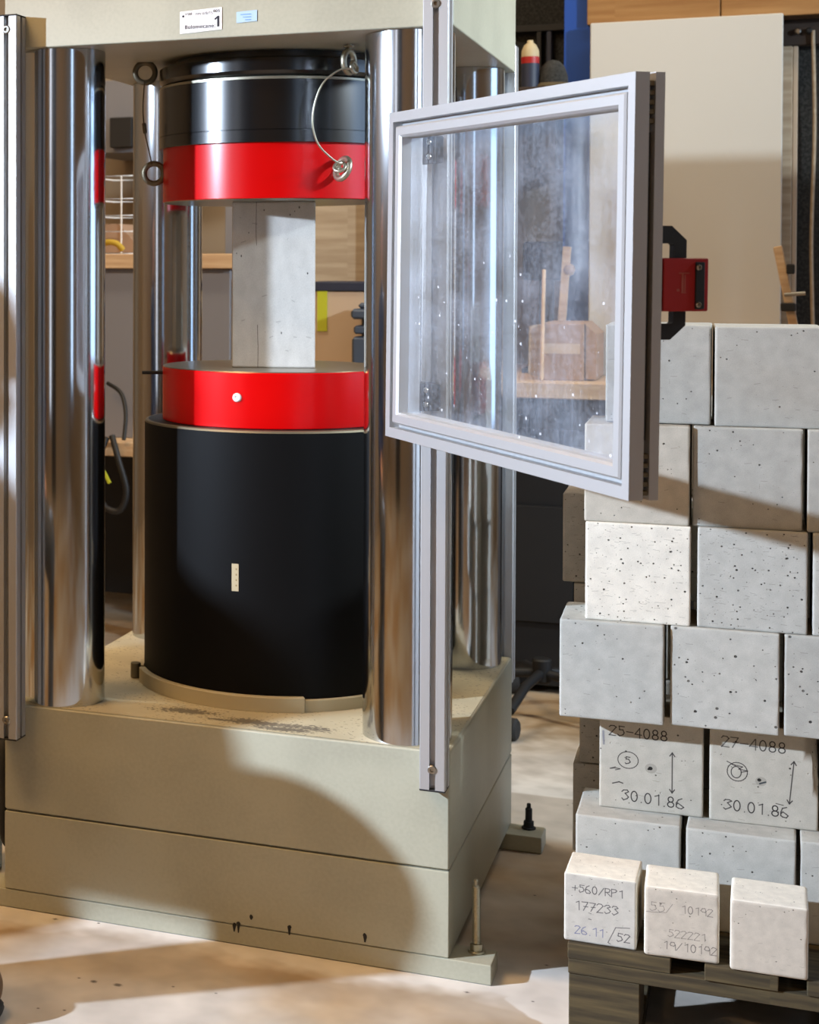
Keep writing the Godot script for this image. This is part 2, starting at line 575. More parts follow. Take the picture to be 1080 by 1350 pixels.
# ------------------------------------------------------------------ the room
func room() -> void:
	var X0 := -4.6; var X1 := 3.2; var Z0 := -2.9; var Z1 := 5.2
	var st := mb()
	var fx0 := -2.6; var fx1 := 2.0; var fz0 := -2.95; var fz1 := 2.2
	var uv := func(p: Vector3) -> Vector2: return Vector2((p.x - fx0) / (fx1 - fx0), (p.z - fz0) / (fz1 - fz0))
	var a := Vector3(X0, 0, Z0); var b := Vector3(X1, 0, Z0); var c := Vector3(X1, 0, Z1); var d := Vector3(X0, 0, Z1)
	tri(st, a, b, c, Vector3.UP, Vector3.UP, Vector3.UP, uv.call(a), uv.call(b), uv.call(c))
	tri(st, a, c, d, Vector3.UP, Vector3.UP, Vector3.UP, uv.call(a), uv.call(c), uv.call(d))
	box(st, Vector3((X0 + X1) / 2, -0.11, (Z0 + Z1) / 2), Vector3(X1 - X0 + 0.4, 0.2, Z1 - Z0 + 0.4), 0.0)
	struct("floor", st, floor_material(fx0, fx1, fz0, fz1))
	st = mb(); box(st, Vector3((X0 + X1) / 2, CEIL + 0.1, (Z0 + Z1) / 2), Vector3(X1 - X0 + 0.4, 0.2, Z1 - Z0 + 0.4), 0.0)
	struct("ceiling", st, M.ceil)
	st = mb(); box(st, Vector3((X0 + X1) / 2, CEIL / 2, Z0 - 0.1), Vector3(X1 - X0 + 0.4, CEIL, 0.2), 0.0)
	struct("wall_back", st, M.wall)
	st = mb(); box(st, Vector3((X0 + X1) / 2, CEIL / 2, Z1 + 0.1), Vector3(X1 - X0 + 0.4, CEIL, 0.2), 0.0)
	struct("wall_front", st, M.wall)
	st = mb(); box(st, Vector3(X0 - 0.1, CEIL / 2, (Z0 + Z1) / 2), Vector3(0.2, CEIL, Z1 - Z0), 0.0)
	struct("wall_left", st, M.wall)
	st = mb(); box(st, Vector3(X1 + 0.1, CEIL / 2, (Z0 + Z1) / 2), Vector3(0.2, CEIL, Z1 - Z0), 0.0)
	struct("wall_right", st, M.wall)
	# daylight windows in the right wall, out of the frame
	window(Vector3(X1 - 0.02, 1.65, -1.3), 1.5, 2.3, Color(0.62, 0.80, 1.0), 1.6)
	window(Vector3(X1 - 0.02, 1.65, 4.3), 0.8, 2.3, Color(0.75, 0.87, 1.0), 1.6)
	window(Vector3(-2.55, 1.6, Z1 - 0.02), 0.45, 2.4, Color(0.85, 0.92, 1.0), 1.8, PI)
	var o := Node3D.new(); o.name = "door_1"; add_child(o); tag(o, "", "", "", "structure")
	bx(o, "door_leaf", Vector3(-2.15, 0, Z1 - 0.06), Vector3(-1.05, 2.4, Z1 - 0.01), M.black)
	bx(o, "door_handle", Vector3(-1.20, 1.0, Z1 - 0.10), Vector3(-1.17, 1.15, Z1 - 0.06), M.steel)
	for p in [[-1.6, 1.0, "the nearest to the machine", 6.5], [-3.2, 1.2, "the leftmost", 1.5], [0.4, 3.9, "the rightmost", 1.8], [-2.6, 4.0, "the farthest from the machine", 2.2], [-1.2, -1.3, "the one over the bench behind the machine", 3.8], [0.9, -1.6, "the one over the bench behind the cubes", 2.0]]:
		ceiling_lamp(Vector3(p[0], CEIL, p[1]), "long white ceiling lamp, %s" % p[2], p[3])
	work_lamp(KEY, Vector3(0.5, 0.55, 0.1), KEY_COLOR, KEY_ENERGY, 27.0, 0.045, "work lamp with a round silver reflector, on the stand behind the kneeling person")
	work_lamp(SIDE, Vector3(-0.2, 1.6, -1.0), SIDE_COLOR, SIDE_ENERGY, 39.0, 0.08, "work lamp with a round silver reflector, on the stand right of the cubes")

func window(at: Vector3, w: float, h: float, col: Color, e: float, turn := PI / 2) -> void:
	var o := Node3D.new()
	taken["window"] = taken.get("window", 0) + 1
	o.name = "window_%d" % taken["window"]
	add_child(o)
	o.transform = Transform3D(Basis(Vector3.UP, turn), at)
	tag(o, "", "", "", "structure")
	for s in [-1.0, 1.0]:
		var st := mb(); box(st, Vector3(s * w / 2, 0, 0), Vector3(0.06, h + 0.06, 0.06), 0.004)
		obj("window_frame", st, M.frame, o, true)
		st = mb(); box(st, Vector3(0, s * h / 2, 0), Vector3(w, 0.06, 0.06), 0.004)
		obj("window_frame", st, M.frame, o, true)
	var st := mb(); box(st, Vector3.ZERO, Vector3(w, 0.04, 0.05), 0.004)
	obj("glazing_bar", st, M.frame, o, true)
	st = mb(); box(st, Vector3(0, 0, 0.012), Vector3(w, h, 0.006), 0.0)
	obj("window_pane", st, glow(col, e), o, true)
	var l := AreaLight3D.new()
	l.name = "daylight"
	l.area_size = Vector2(w * 0.95, h * 0.95)
	l.light_color = col
	l.light_energy = e * w * h * 0.22
	l.shadow_enabled = true
	o.add_child(l)
	l.position = Vector3(0, 0, -0.04)

func ceiling_lamp(at: Vector3, label: String, energy: float) -> void:
	var col := WARM if at.z > 0.0 else PALE
	var t := thing("ceiling_lamp", label, "lamp", at, "ceiling lamps above the hall")
	var st := mb()
	box(st, at + Vector3(0, -0.04, 0), Vector3(1.3, 0.08, 0.34), 0.01)
	obj("housing", st, M.white, t)
	st = mb()
	box(st, at + Vector3(0, -0.085, 0), Vector3(1.22, 0.012, 0.28), 0.004)
	obj("diffuser", st, glow(col, 2.0), t)
	var l := AreaLight3D.new()
	l.name = "lamp_light"
	l.area_size = Vector2(1.2, 0.27)
	l.light_color = col
	l.light_energy = energy
	l.shadow_enabled = true
	l.area_range = 20.0
	t.add_child(l)
	l.transform = Transform3D(Basis(Vector3.RIGHT, -PI / 2), Vector3(0, -0.10, 0))

func work_lamp(at: Vector3, target: Vector3, col: Color, energy: float, angle: float, size: float, label: String) -> void:
	var t := thing("work_lamp", label, "lamp", Vector3(at.x, 0, at.z))
	var aim := (target - at).normalized()
	var st := mb()
	lathe(st, [Vector2(0.03, -0.10), Vector2(0.06, -0.09), Vector2(0.11, 0.0), Vector2(0.125, 0.05), Vector2(0.12, 0.05), Vector2(0.10, 0.0), Vector2(0.05, -0.08), Vector2(0.0, -0.085)], 32, towards(at - aim * 0.03, aim))
	obj("reflector", st, M.alu, t)
	st = mb(); lathe(st, [Vector2(0, -size), Vector2(size * 0.7, -size * 0.7), Vector2(size, 0), Vector2(size * 0.7, size * 0.7), Vector2(0, size)], 20, Transform3D(Basis(), at), true)
	obj("bulb", st, glow(col, 40.0), t)
	var back := Vector3(at.x, 0, at.z) - aim * Vector3(1, 0, 1) * 0.16
	st = mb()
	tube(st, [back + Vector3(0, 0.5, 0), Vector3(back.x, (at - aim * 0.16).y, back.z), at - aim * 0.12], 0.014)
	obj("mast", st, M.black, t)
	for k in 3:
		var an := TAU * k / 3 + 0.4
		st = mb()
		tube(st, [back + Vector3(0, 0.55, 0), back + Vector3(0.35 * cos(an), 0.01, 0.35 * sin(an))], 0.010)
		obj("leg", st, M.black, t)
	var l := SpotLight3D.new()
	l.name = "lamp_light"
	l.light_color = col
	l.light_energy = energy
	l.light_size = size
	l.spot_angle = angle
	l.spot_angle_attenuation = 1.0
	l.spot_range = 20.0
	l.spot_attenuation = 2.0
	l.shadow_enabled = true
	t.add_child(l)
	l.look_at_from_position(at, at + aim, Vector3.UP)
	l.position = Vector3(0, at.y, 0)

# ------------------------------------------------------------------ the compression machine
const BX := -0.4525
const BZ := -0.3675
const TOP := 0.363
func machine() -> void:
	var t := thing("compression_machine", "tall cream compression testing machine with four chromed columns and an open glazed door", "machine", Vector3(BX, 0, BZ))
	var x0 := -0.840; var x1 := -0.066; var dz := 0.735
	var w := x1 - x0
	# --- base of two thick plates with a fine joint
	var st := mb()
	box(st, Vector3((x0 + x1) / 2, (0.033 + 0.1722) / 2, -dz / 2), Vector3(w, 0.1722 - 0.033, dz), 0.0025)
	obj("lower_base_plate", st, M.paint, t)
	st = mb()
	box(st, Vector3((x0 + x1) / 2, (0.1732 + TOP) / 2, -dz / 2), Vector3(w, TOP - 0.1732, dz), 0.004)
	obj("upper_base_plate", st, M.paint, t)
	st = mb()
	top_patch(st, x0 + 0.005, x1 - 0.005, -dz + 0.005, -0.005, TOP + 0.0006)
	obj("worn_top_paint", st, stained_top(), t)
	for z in [-0.034, -0.701]:
		st = mb()
		box(st, Vector3((x0 + x1) / 2, 0.0165, z), Vector3(w + 0.132, 0.033, 0.068), 0.0025)
		var fb := obj("foot_bar", st, M.paint, t)
		for s in [0, 1]:
			if s == 0 and z > -0.1: continue
			st = mb()
			var bx := x1 + 0.036 if s == 1 else x0 - 0.036
			var tall := 0.118 if z > -0.1 else 0.05
			var lean := Vector3(-0.012, 1, 0.012) if z > -0.1 else Vector3(0, 1, 0)
			var xf := towards(Vector3(bx, 0.033, z - 0.012), lean)
			rod(st, 0.0135, 0.004, 0.001, 20, xf)
			lathe(st, [Vector2(0, 0.004), Vector2(0.0105, 0.004), Vector2(0.0105, 0.015), Vector2(0, 0.015)], 6, xf)
			var pr := [Vector2(0, 0.013)]
			var y := 0.013
			while y < tall - 0.012:
				pr.append(Vector2(0.0062, y)); pr.append(Vector2(0.0068, y + 0.001)); y += 0.002
			pr += [Vector2(0.0064, tall - 0.01), Vector2(0.004, tall - 0.008), Vector2(0.004, tall - 0.002), Vector2(0.003, tall), Vector2(0, tall)]
			lathe(st, pr, 16, xf)
			obj("anchor_bolt", st, M.zinc if z > -0.1 else M.rubber, fb)
	# drips of oil on the front
	for p in [[-0.419, 0.033, 0.012], [-0.412, 0.036, 0.016], [-0.325, 0.044, 0.014], [-0.20, 0.05, 0.012], [-0.39, 0.052, 0.006]]:
		st = mb()
		var pl := PackedVector2Array()
		for k in 10:
			var r := 0.004 * (0.6 + 0.4 * rng.randf())
			pl.append(Vector2(p[0] + r * cos(TAU * k / 10), p[1] + (p[2] if k == 7 or k == 8 else r) * sin(TAU * k / 10)))
		extrude(st, pl, 0.0, 0.0004)
		obj("oil_drip", st, M.black, t)
	# --- crosshead
	st = mb()
	box(st, Vector3((x0 + x1) / 2, 1.516 + 0.363 / 2, -dz / 2), Vector3(w, 0.363, dz), 0.003)
	var ch := obj("crosshead", st, M.paint, t)
	# inspection sticker and a small pale one
	st = mb(); sheet(st, Vector3(-0.517, 1.5635, 0.0008), Vector3(-0.444, 1.5675, 0.0008), Vector3(-0.517, 1.5265, 0.0008), 0.0006)
	obj("white_sticker", st, M.white, ch)
	letters("Bulomecane:", Vector3(-0.509, 1.5335, 0.0013), 0.0062, M.ink, ch, true)
	letters("1", Vector3(-0.4585, 1.5335, 0.0013), 0.018, M.ink, ch, true)
	letters("HWF   nm 0/8/15", Vector3(-0.508, 1.556, 0.0013), 0.0042, M.ink, ch)
	letters("0D5", Vector3(-0.459, 1.559, 0.0013), 0.0046, M.ink, ch, true)
	letters(".", Vector3(-0.5145, 1.5525, 0.0013), 0.016, M.ink, ch, true)
	st = mb(); sheet(st, Vector3(-0.419, 1.5575, 0.0008), Vector3(-0.384, 1.5592, 0.0008), Vector3(-0.419, 1.5395, 0.0008), 0.0006)
	obj("pale_blue_sticker", st, M.pale_blue, ch)
	for k in 3:
		st = mb(); box(st, Vector3(-0.403 + 0.002 * k, 1.5530 - 0.0045 * k, 0.0015), Vector3(0.018 - 0.004 * k, 0.0012, 0.0004), 0.0)
		obj("printed_line", st, M.blue_ink, ch)
	# --- four chromed columns
	for sx in [-1, 1]:
		for z in [-0.078, -dz + 0.078]:
			st = mb()
			rod(st, 0.072, 1.516 - TOP, 0.0008, 96, Transform3D(Basis(), Vector3(BX + sx * 0.304, TOP, z)))
			obj("column", st, M.chrome, t)
	# --- corner posts of slotted aluminium, held off the crosshead by painted blocks
	posts(t)
	# --- ram cylinder, platens
	ram(t)
	guard_door(t)

func sheet(st: SurfaceTool, tl: Vector3, tr: Vector3, bl: Vector3, th: float) -> void:
	var u := tr - tl
	var v := tl - bl
	var n := u.cross(v).normalized()
	box(st, Vector3.ZERO, Vector3(u.length(), v.length(), th), 0.0, Transform3D(Basis(u.normalized(), v.normalized(), n), (tr + bl) / 2))

func letters(text: String, at: Vector3, h: float, m: Material, parent: Node3D, bold := false) -> void:
	var tm := TextMesh.new()
	var f := SystemFont.new()
	f.font_names = PackedStringArray(["Droid Sans"])
	f.font_weight = 700 if bold else 400
	tm.font = f
	tm.text = text
	tm.font_size = 64
	tm.pixel_size = h / 46.0
	tm.depth = 0.0003
	tm.horizontal_alignment = HORIZONTAL_ALIGNMENT_LEFT
	tm.vertical_alignment = VERTICAL_ALIGNMENT_BOTTOM
	tm.material = m
	var o := MeshInstance3D.new()
	o.name = "printed_text"
	o.mesh = tm
	parent.add_child(o, true)
	var off := Vector3.ZERO
	var up: Node = parent
	while up is Node3D and up != self:
		off += (up as Node3D).position
		up = up.get_parent()
	o.position = at - off + Vector3(0, -h * 0.25, 0)

func top_patch(st: SurfaceTool, x0: float, x1: float, z0: float, z1: float, y: float) -> void:
	var n := Vector3.UP
	quad(st, Vector3(x0, y, z0), Vector3(x1, y, z0), Vector3(x1, y, z1), Vector3(x0, y, z1), n, n, n, n)

func stained_top() -> StandardMaterial3D:
	var W := 512
	var n1 := noise_img(W, 0.01, 90, 5)
	var n2 := noise_img(W, 0.15, 91, 3)
	var d := PackedByteArray()
	d.resize(W * W * 3)
	var base := Color(0.72, 0.69, 0.58)
	var dirt := Color(0.36, 0.34, 0.30)
	for j in W:
		var z := lerpf(-0.73, -0.005, float(j) / W)
		for i in W:
			var x := lerpf(-0.835, -0.071, float(i) / W)
			var k := j * W + i
			var nz := (n1[k] - 128) / 128.0
			var fz := (n2[k] - 128) / 128.0
			var s := 0.0
			for q in [[-0.53, -0.075, 0.055, 0.02], [-0.37, -0.052, 0.085, 0.02], [-0.35, -0.03, 0.05, 0.014], [-0.46, -0.045, 0.05, 0.008]]:
				var dd := Vector2((x - q[0]) / q[2], (z - q[1]) / q[3]).length() + nz * 0.5 + fz * 0.7
				s = maxf(s, clampf((1.05 - dd) / 0.25, 0, 1))
			var c := base.lerp(dirt, s * 0.8)
			if fz > 0.52 and nz > -0.2: c = c.lerp(dirt, 0.6)
			c = c * (1.0 + nz * 0.06)
			d[k * 3] = clampi(int(c.r * 255), 0, 255)
			d[k * 3 + 1] = clampi(int(c.g * 255), 0, 255)
			d[k * 3 + 2] = clampi(int(c.b * 255), 0, 255)
	var m := mat(Color.WHITE, 0.6)
	m.albedo_texture = ImageTexture.create_from_image(Image.create_from_data(W, W, false, Image.FORMAT_RGB8, d))
	return m

func screw_head(st: SurfaceTool, at: Vector3, dir: Vector3, r := 0.006) -> void:
	lathe(st, [Vector2(0, 0), Vector2(r, 0), Vector2(r, r * 0.5), Vector2(r * 0.8, r * 0.75), Vector2(r * 0.45, r * 0.75), Vector2(r * 0.4, r * 0.3), Vector2(0, r * 0.3)], 16, towards(at, dir))

func posts(t: Node3D) -> void:
	var defs := [[-0.8190, 0.0202, 1.0], [-0.0870, 0.0202, 1.0], [-0.0855, -0.7552, -1.0], [-0.8195, -0.7552, -1.0]]
	for d in defs:
		var x: float = d[0]
		var z: float = d[1]
		var s: float = d[2]
		var y0 := 0.312
		var y1 := 1.569
		var st := mb()
		# outline is in x, z: extrude along y
		extrude(st, slot_profile(0.040, 0.040), y0, y1, Transform3D(Basis(Vector3.RIGHT, Vector3(0, 0, 1), Vector3(0, -1, 0)) * Basis(Vector3.RIGHT, PI), Vector3(x, 0, z)))
		var p := obj("corner_post", st, M.alu, t)
		for y in [y0 - 0.0015, y1 + 0.0015]:
			st = mb()
			box(st, Vector3(x, y, z), Vector3(0.0400, 0.003, 0.0400), 0.0008)
			obj("end_cap", st, M.rubber, p)
		if s > 0:
			for y in [1.546, 0.344]:
				st = mb()
				screw_head(st, Vector3(x, y, z + 0.0165), Vector3(0, 0, 1), 0.0075)
				obj("screw", st, M.steel, p)

func ram(t: Node3D) -> void:
	var c := Transform3D(Basis(), Vector3(BX, 0, BZ))
	var st := mb()
	lathe(st, [Vector2(0.2395, TOP), Vector2(0.2395, 0.846), Vector2(0.2375, 0.849), Vector2(0.232, 0.8505), Vector2(0.0, 0.8505)], 128, c)
	var cyl := obj("ram_cylinder", st, M.black_satin, t)
	st = mb()   # worn bright rim at its top edge
	lathe(st, [Vector2(0.2398, 0.8462), Vector2(0.2379, 0.8494), Vector2(0.2335, 0.8508), Vector2(0.2325, 0.8506)], 128, c)
	obj("worn_rim", st, M.dull_steel, cyl)
	# small label on the cylinder
	var a := atan2(-0.456 - BX, 0.2395)
	st = mb()
	lathe(st, [Vector2(0.2399, 0.569), Vector2(0.2402, 0.5692), Vector2(0.2402, 0.6168), Vector2(0.2399, 0.617)], 6, c, false, a - 0.026, a + 0.026)
	var lb := obj("label_strip", st, M.cream, cyl)
	for k in 4:
		st = mb()
		lathe(st, [Vector2(0.24025, 0.5775 + k * 0.0095), Vector2(0.24035, 0.5776 + k * 0.0095), Vector2(0.24035, 0.5805 + k * 0.0095), Vector2(0.24025, 0.5806 + k * 0.0095)], 3, c, false, a + 0.004, a + 0.014)
		obj("printed_mark", st, M.ink_brown, lb)
	# clamping ring in segments round its foot
	for sg in [[-62.0, 27.5, 0.252, 0.027], [28.0, 92.0, 0.247, 0.022], [-150.0, -70.0, 0.249, 0.022]]:
		st = mb()
		var a0 := deg_to_rad(sg[0])
		var a1 := deg_to_rad(sg[1])
		var r1: float = sg[2]
		var y1: float = TOP + sg[3]
		var r0 := 0.2405
		lathe(st, [Vector2(r0, TOP + 0.001), Vector2(r1, TOP + 0.001), Vector2(r1, y1 - 0.0015), Vector2(r1 - 0.0015, y1), Vector2(r0, y1)], 40, c, false, a0, a1)
		for e in [a0, a1]:
			var dv := Vector3(sin(e), 0, cos(e))
			var nn := Vector3(cos(e), 0, -sin(e)) * (1.0 if e == a1 else -1.0)
			var o := Vector3(BX, 0, BZ)
			quad(st, o + dv * r0 + Vector3.UP * (TOP + 0.001), o + dv * r1 + Vector3.UP * (TOP + 0.001), o + dv * r1 + Vector3.UP * y1, o + dv * r0 + Vector3.UP * y1, nn, nn, nn, nn)
		obj("clamping_segment", st, M.ring, t)
	st = mb()
	rod(st, 0.0095, 0.028, 0.001, 20, Transform3D(Basis(), Vector3(-0.690, TOP + 0.001, -0.272)))
	obj("stop_pin", st, M.dull_steel, t)
	# lower platen
	st = mb()
	lathe(st, [Vector2(0, 0.8505), Vector2(0.2055, 0.8505), Vector2(0.2065, 0.8515), Vector2(0.2065, 0.9475), Vector2(0.2055, 0.949)], 128, c)
	var lp := obj("lower_platen", st, M.red, t)
	st = mb()
	lathe(st, [Vector2(0.2057, 0.9490), Vector2(0.2045, 0.9505), Vector2(0.0, 0.9505)], 128, c)
	obj("steel_face", st, M.plate, lp)
	st = mb()
	var ka := atan2(-0.463 - BX, 0.2065)
	lathe(st, [Vector2(0, 0), Vector2(0.0080, 0), Vector2(0.0080, 0.0025), Vector2(0.0065, 0.004), Vector2(0.003, 0.004), Vector2(0.0025, 0.003), Vector2(0, 0.003)], 24, towards(Vector3(BX + 0.2063 * sin(ka), 0.905, BZ + 0.2063 * cos(ka)), Vector3(sin(ka), 0, cos(ka))))
	obj("white_plug", st, mat(Color(0.80, 0.79, 0.77), 0.6), lp)
	st = mb()
	tube(st, [Vector3(-0.688, 0.9355, -0.30), Vector3(-0.640, 0.9360, -0.315)], 0.0035)
	obj("side_pin", st, M.black, lp)
	# upper platen: red ring, black seat above it
	st = mb()
	lathe(st, [Vector2(0, 1.2545), Vector2(0.200, 1.2545)], 128, c)
	lathe(st, [Vector2(0.2050, 1.2545), Vector2(0.2065, 1.256), Vector2(0.2065, 1.353)], 128, c)
	var upn := obj("upper_platen", st, M.red, t)
	st = mb()
	lathe(st, [Vector2(0.0, 1.254), Vector2(0.2035, 1.2535), Vector2(0.2055, 1.2548)], 128, c)
	obj("steel_face", st, M.plate, upn)
	st = mb()
	lathe(st, [Vector2(0.2065, 1.353), Vector2(0.2130, 1.353), Vector2(0.2135, 1.3535), Vector2(0.2135, 1.3738), Vector2(0.2122, 1.3744), Vector2(0.2122, 1.3752), Vector2(0.2135, 1.3758), Vector2(0.2135, 1.4625)], 128, c)
	obj("spherical_seat", st, M.black_gloss, t)
	st = mb()
	lathe(st, [Vector2(0.2135, 1.4625), Vector2(0.2125, 1.4632), Vector2(0.2125, 1.4672), Vector2(0.204, 1.4692)], 128, c)
	obj("bright_edge", st, M.zinc, t)
	st = mb()
	lathe(st, [Vector2(0.204, 1.4692), Vector2(0.2085, 1.4705), Vector2(0.209, 1.4715), Vector2(0.2135, 1.478), Vector2(0.2135, 1.4998), Vector2(0.21, 1.503), Vector2(0.185, 1.503), Vector2(0.185, 1.5165)], 128, c)
	obj("seat_cover", st, M.black_gloss, t)
	# eye bolts and safety cables
	eye(t, Vector3(-0.672, 1.516, -0.285), Vector3(-0.676, 1.497, -0.28), Vector3(0.35, 0, 0.94), M.dull_steel)
	eye(t, Vector3(-0.635, 1.309, -0.30), Vector3(-0.660, 1.309, -0.285), Vector3(0.25, 0, 0.97), M.dull_steel)
	eye(t, Vector3(-0.2685, 1.516, -0.165), Vector3(-0.2685, 1.486, -0.165), Vector3(0.90, 0, 0.25), M.zinc)
	eye(t, Vector3(-0.300, 1.307, -0.232), Vector3(-0.289, 1.306, -0.212), Vector3(-0.55, 0.25, 0.6), M.zinc)
	st = mb()
	tube(st, curve([Vector3(-0.674, 1.481, -0.272), Vector3(-0.676, 1.43, -0.268), Vector3(-0.672, 1.385, -0.268), Vector3(-0.665, 1.345, -0.275), Vector3(-0.661, 1.325, -0.275)]), 0.0013, 8)
	tube(st, [Vector3(-0.674, 1.402, -0.268), Vector3(-0.6715, 1.383, -0.268)], 0.004, 8)
	obj("safety_cable", st, M.dull_steel, t)
	st = mb()
	tube(st, curve([Vector3(-0.262, 1.472, -0.150), Vector3(-0.280, 1.470, -0.143), Vector3(-0.306, 1.448, -0.135), Vector3(-0.321, 1.41, -0.135), Vector3(-0.324, 1.375, -0.138), Vector3(-0.317, 1.345, -0.150), Vector3(-0.302, 1.324, -0.175), Vector3(-0.290, 1.314, -0.195)]), 0.0017, 8)
	obj("safety_cable", st, M.zinc, t)

func eye(t: Node3D, root: Vector3, c: Vector3, axis: Vector3, m: Material) -> void:
	var st := mb()
	ring(st, towards(c, axis), 0.0185, 0.0055)
	var d := (root - c).normalized()
	tube(st, [root, c + d * 0.0185], 0.0045)
	rod(st, 0.009, 0.004, 0.001, 20, towards(c + d * 0.024, d))
	if m == M.zinc: ring(st, towards(c + axis.normalized() * 0.010 - d * 0.010, axis + Vector3(0.5, 0.3, 0.2)), 0.0095, 0.0032)
	obj("eye_bolt", st, m, t)

func guard_door(t: Node3D) -> void:
	var o := Node3D.new()
	o.name = "guard_door"
	t.add_child(o)
	var u := Vector3(0.5772, -0.0150, 0.8164).normalized()
	var v := Vector3(0.010, 0.9999, 0.0113)
	v = (v - u * v.dot(u)).normalized()
	var n := u.cross(v)
	if n.x > 0: n = -n
	o.transform = Transform3D(Basis(u, v, u.cross(v)), Vector3(-0.1558, 0.8713, 0.075) - t.position)
	var s := 1.0 if u.cross(v).dot(n) > 0 else -1.0     # local z of the seen face
	var W := 0.6880
	var H := 0.5029
	tag(o, "open glazed door in an aluminium frame with dusty pane")
	# cross-section of a frame member: (inwards from the outer edge, depth behind the seen face)
	var sec := PackedVector2Array([Vector2(0, 0), Vector2(0.0152, 0), Vector2(0.0152, 0.016), Vector2(0.0222, 0.016), Vector2(0.0222, 0.003), Vector2(0.0245, 0.0005), Vector2(0.036, 0.0005), Vector2(0.0395, 0.004), Vector2(0.0395, 0.0385), Vector2(0.0, 0.0385),
		Vector2(0.0, 0.0265), Vector2(0.012, 0.0265), Vector2(0.012, 0.0185), Vector2(0.0, 0.0185)])
	for k in 4:
		var st := mb()
		var vert := k % 2 == 1
		var L := H if vert else W
		var m0 := 0.0
		for j in sec.size():
			var a := sec[j]
			var b := sec[(j + 1) % sec.size()]
			# mitred at both ends
			var pt := func(p: Vector2, e: int) -> Vector3:
				var along := p.x if e == 0 else L - p.x
				var q := Vector2(along, p.x)
				match k:
					0: return Vector3(q.x, q.y, -s * p.y)
					1: return Vector3(W - q.y, q.x, -s * p.y)
					2: return Vector3(W - q.x, H - q.y, -s * p.y)
					_: return Vector3(q.y, H - q.x, -s * p.y)
			var p0: Vector3 = pt.call(a, 0)
			var p1: Vector3 = pt.call(b, 0)
			var p2: Vector3 = pt.call(b, 1)
			var p3: Vector3 = pt.call(a, 1)
			var dd := (b - a).normalized()
			var n2 := Vector2(-dd.y, dd.x)
			if Geometry2D.is_polygon_clockwise(sec): n2 = -n2
			n2 = -n2
			var inw: Vector3 = [Vector3(0, 1, 0), Vector3(-1, 0, 0), Vector3(0, -1, 0), Vector3(1, 0, 0)][k]
			var nn := (inw * n2.x + Vector3(0, 0, -s) * n2.y).normalized()
			quad(st, p0, p1, p2, p3, nn, nn, nn, nn)
		obj(["bottom_rail", "stile", "top_rail", "stile"][k], st, M.alu, o, true)
	var st := mb()
	for y in [0.03, H - 0.035]:    # connectors in the end slot
		for q in 5:
			st = mb()
			box(st, Vector3(W - 0.006, y + (q - 2) * 0.011, -s * 0.0225), Vector3(0.010, 0.006, 0.0070), 0.001)
			obj("slot_nut", st, M.dull_steel, o, true)
	st = mb(); box(st, Vector3(W - 0.010, H / 2, -s * 0.0225), Vector3(0.003, H - 0.14, 0.0076), 0.0005)
	obj("slot_cover", st, M.rubber, o, true)
	st = mb(); box(st, Vector3(W / 2, H / 2, -s * 0.022), Vector3(W - 0.072, H - 0.072, 0.004), 0.0)
	obj("glass_pane", st, M.glass, o, true)
	st = mb()
	var z := -s * 0.0195
	var nz := Vector3(0, 0, s)
	quad(st, Vector3(0.039, H - 0.039, z), Vector3(W - 0.039, H - 0.039, z), Vector3(W - 0.039, 0.039, z), Vector3(0.039, 0.039, z), nz, nz, nz, nz)
	obj("cement_dust", st, M.dust, o, true)
	# two hinges behind the left stile, on the post
	for y in [0.4455, 0.0630]:
		st = mb()
		box(st, Vector3(0.018, y, -s * 0.0480), Vector3(0.034, 0.044, 0.018), 0.002)
		box(st, Vector3(0.028, y, -s * 0.0640), Vector3(0.030, 0.042, 0.016), 0.002)
		tube(st, [Vector3(0.036, y - 0.021, -s * 0.0560), Vector3(0.036, y + 0.021, -s * 0.0560)], 0.0075)
		obj("hinge", st, M.black, o, true)
		for q in [-0.011, 0.011]:
			st = mb()
			screw_head(st, Vector3(0.040, y + q, -s * 0.0490), Vector3(0.3, 0, s), 0.0045)
			obj("hinge_screw", st, M.steel, o, true)
	# black pull handle on the far side of the right stile
	st = mb()
	var hp := PackedVector2Array([Vector2(0.0385, 0.317), Vector2(0.055, 0.317), Vector2(0.0744, 0.3005), Vector2(0.0744, 0.2015), Vector2(0.055, 0.185), Vector2(0.0385, 0.185), Vector2(0.0385, 0.2035), Vector2(0.0565, 0.2035), Vector2(0.0585, 0.2055), Vector2(0.0585, 0.2945), Vector2(0.0565, 0.2965), Vector2(0.0385, 0.2965)])
	# outline is (depth, height): x of the outline goes along -s z, extruded along u
	for k in hp.size():
		hp[k] *= 1.0205
	extrude(st, hp, W - 0.019, W - 0.009, Transform3D(Basis(Vector3(0, 0, -s), Vector3(0, 1, 0), Vector3(s, 0, 0)), Vector3.ZERO) if s > 0 else Transform3D(Basis(Vector3(0, 0, 1), Vector3(0, 1, 0), Vector3(1, 0, 0)), Vector3.ZERO))
	obj("pull_handle", st, M.black, o, true)
	# red safety switch block
	st = mb()
	box(st, Vector3(W - 0.0095, 0.2540, -s * 0.0704), Vector3(0.019, 0.0628, 0.0587), 0.0015)
	obj("red_safety_switch", st, M.red_dark, o, true)
	st = mb()
	box(st, Vector3(W + 0.0005, 0.2530, -s * 0.0876), Vector3(0.0030, 0.0556, 0.0122), 0.001)
	obj("switch_insert", st, M.black, o, true)
	for y in [0.2745, 0.2306]:
		st = mb()
		screw_head(st, Vector3(W + 0.0018, y, -s * 0.0850), Vector3(1, 0, 0), 0.0034)
		obj("switch_screw", st, M.steel, o, true)
	st = mb()   # printed symbol
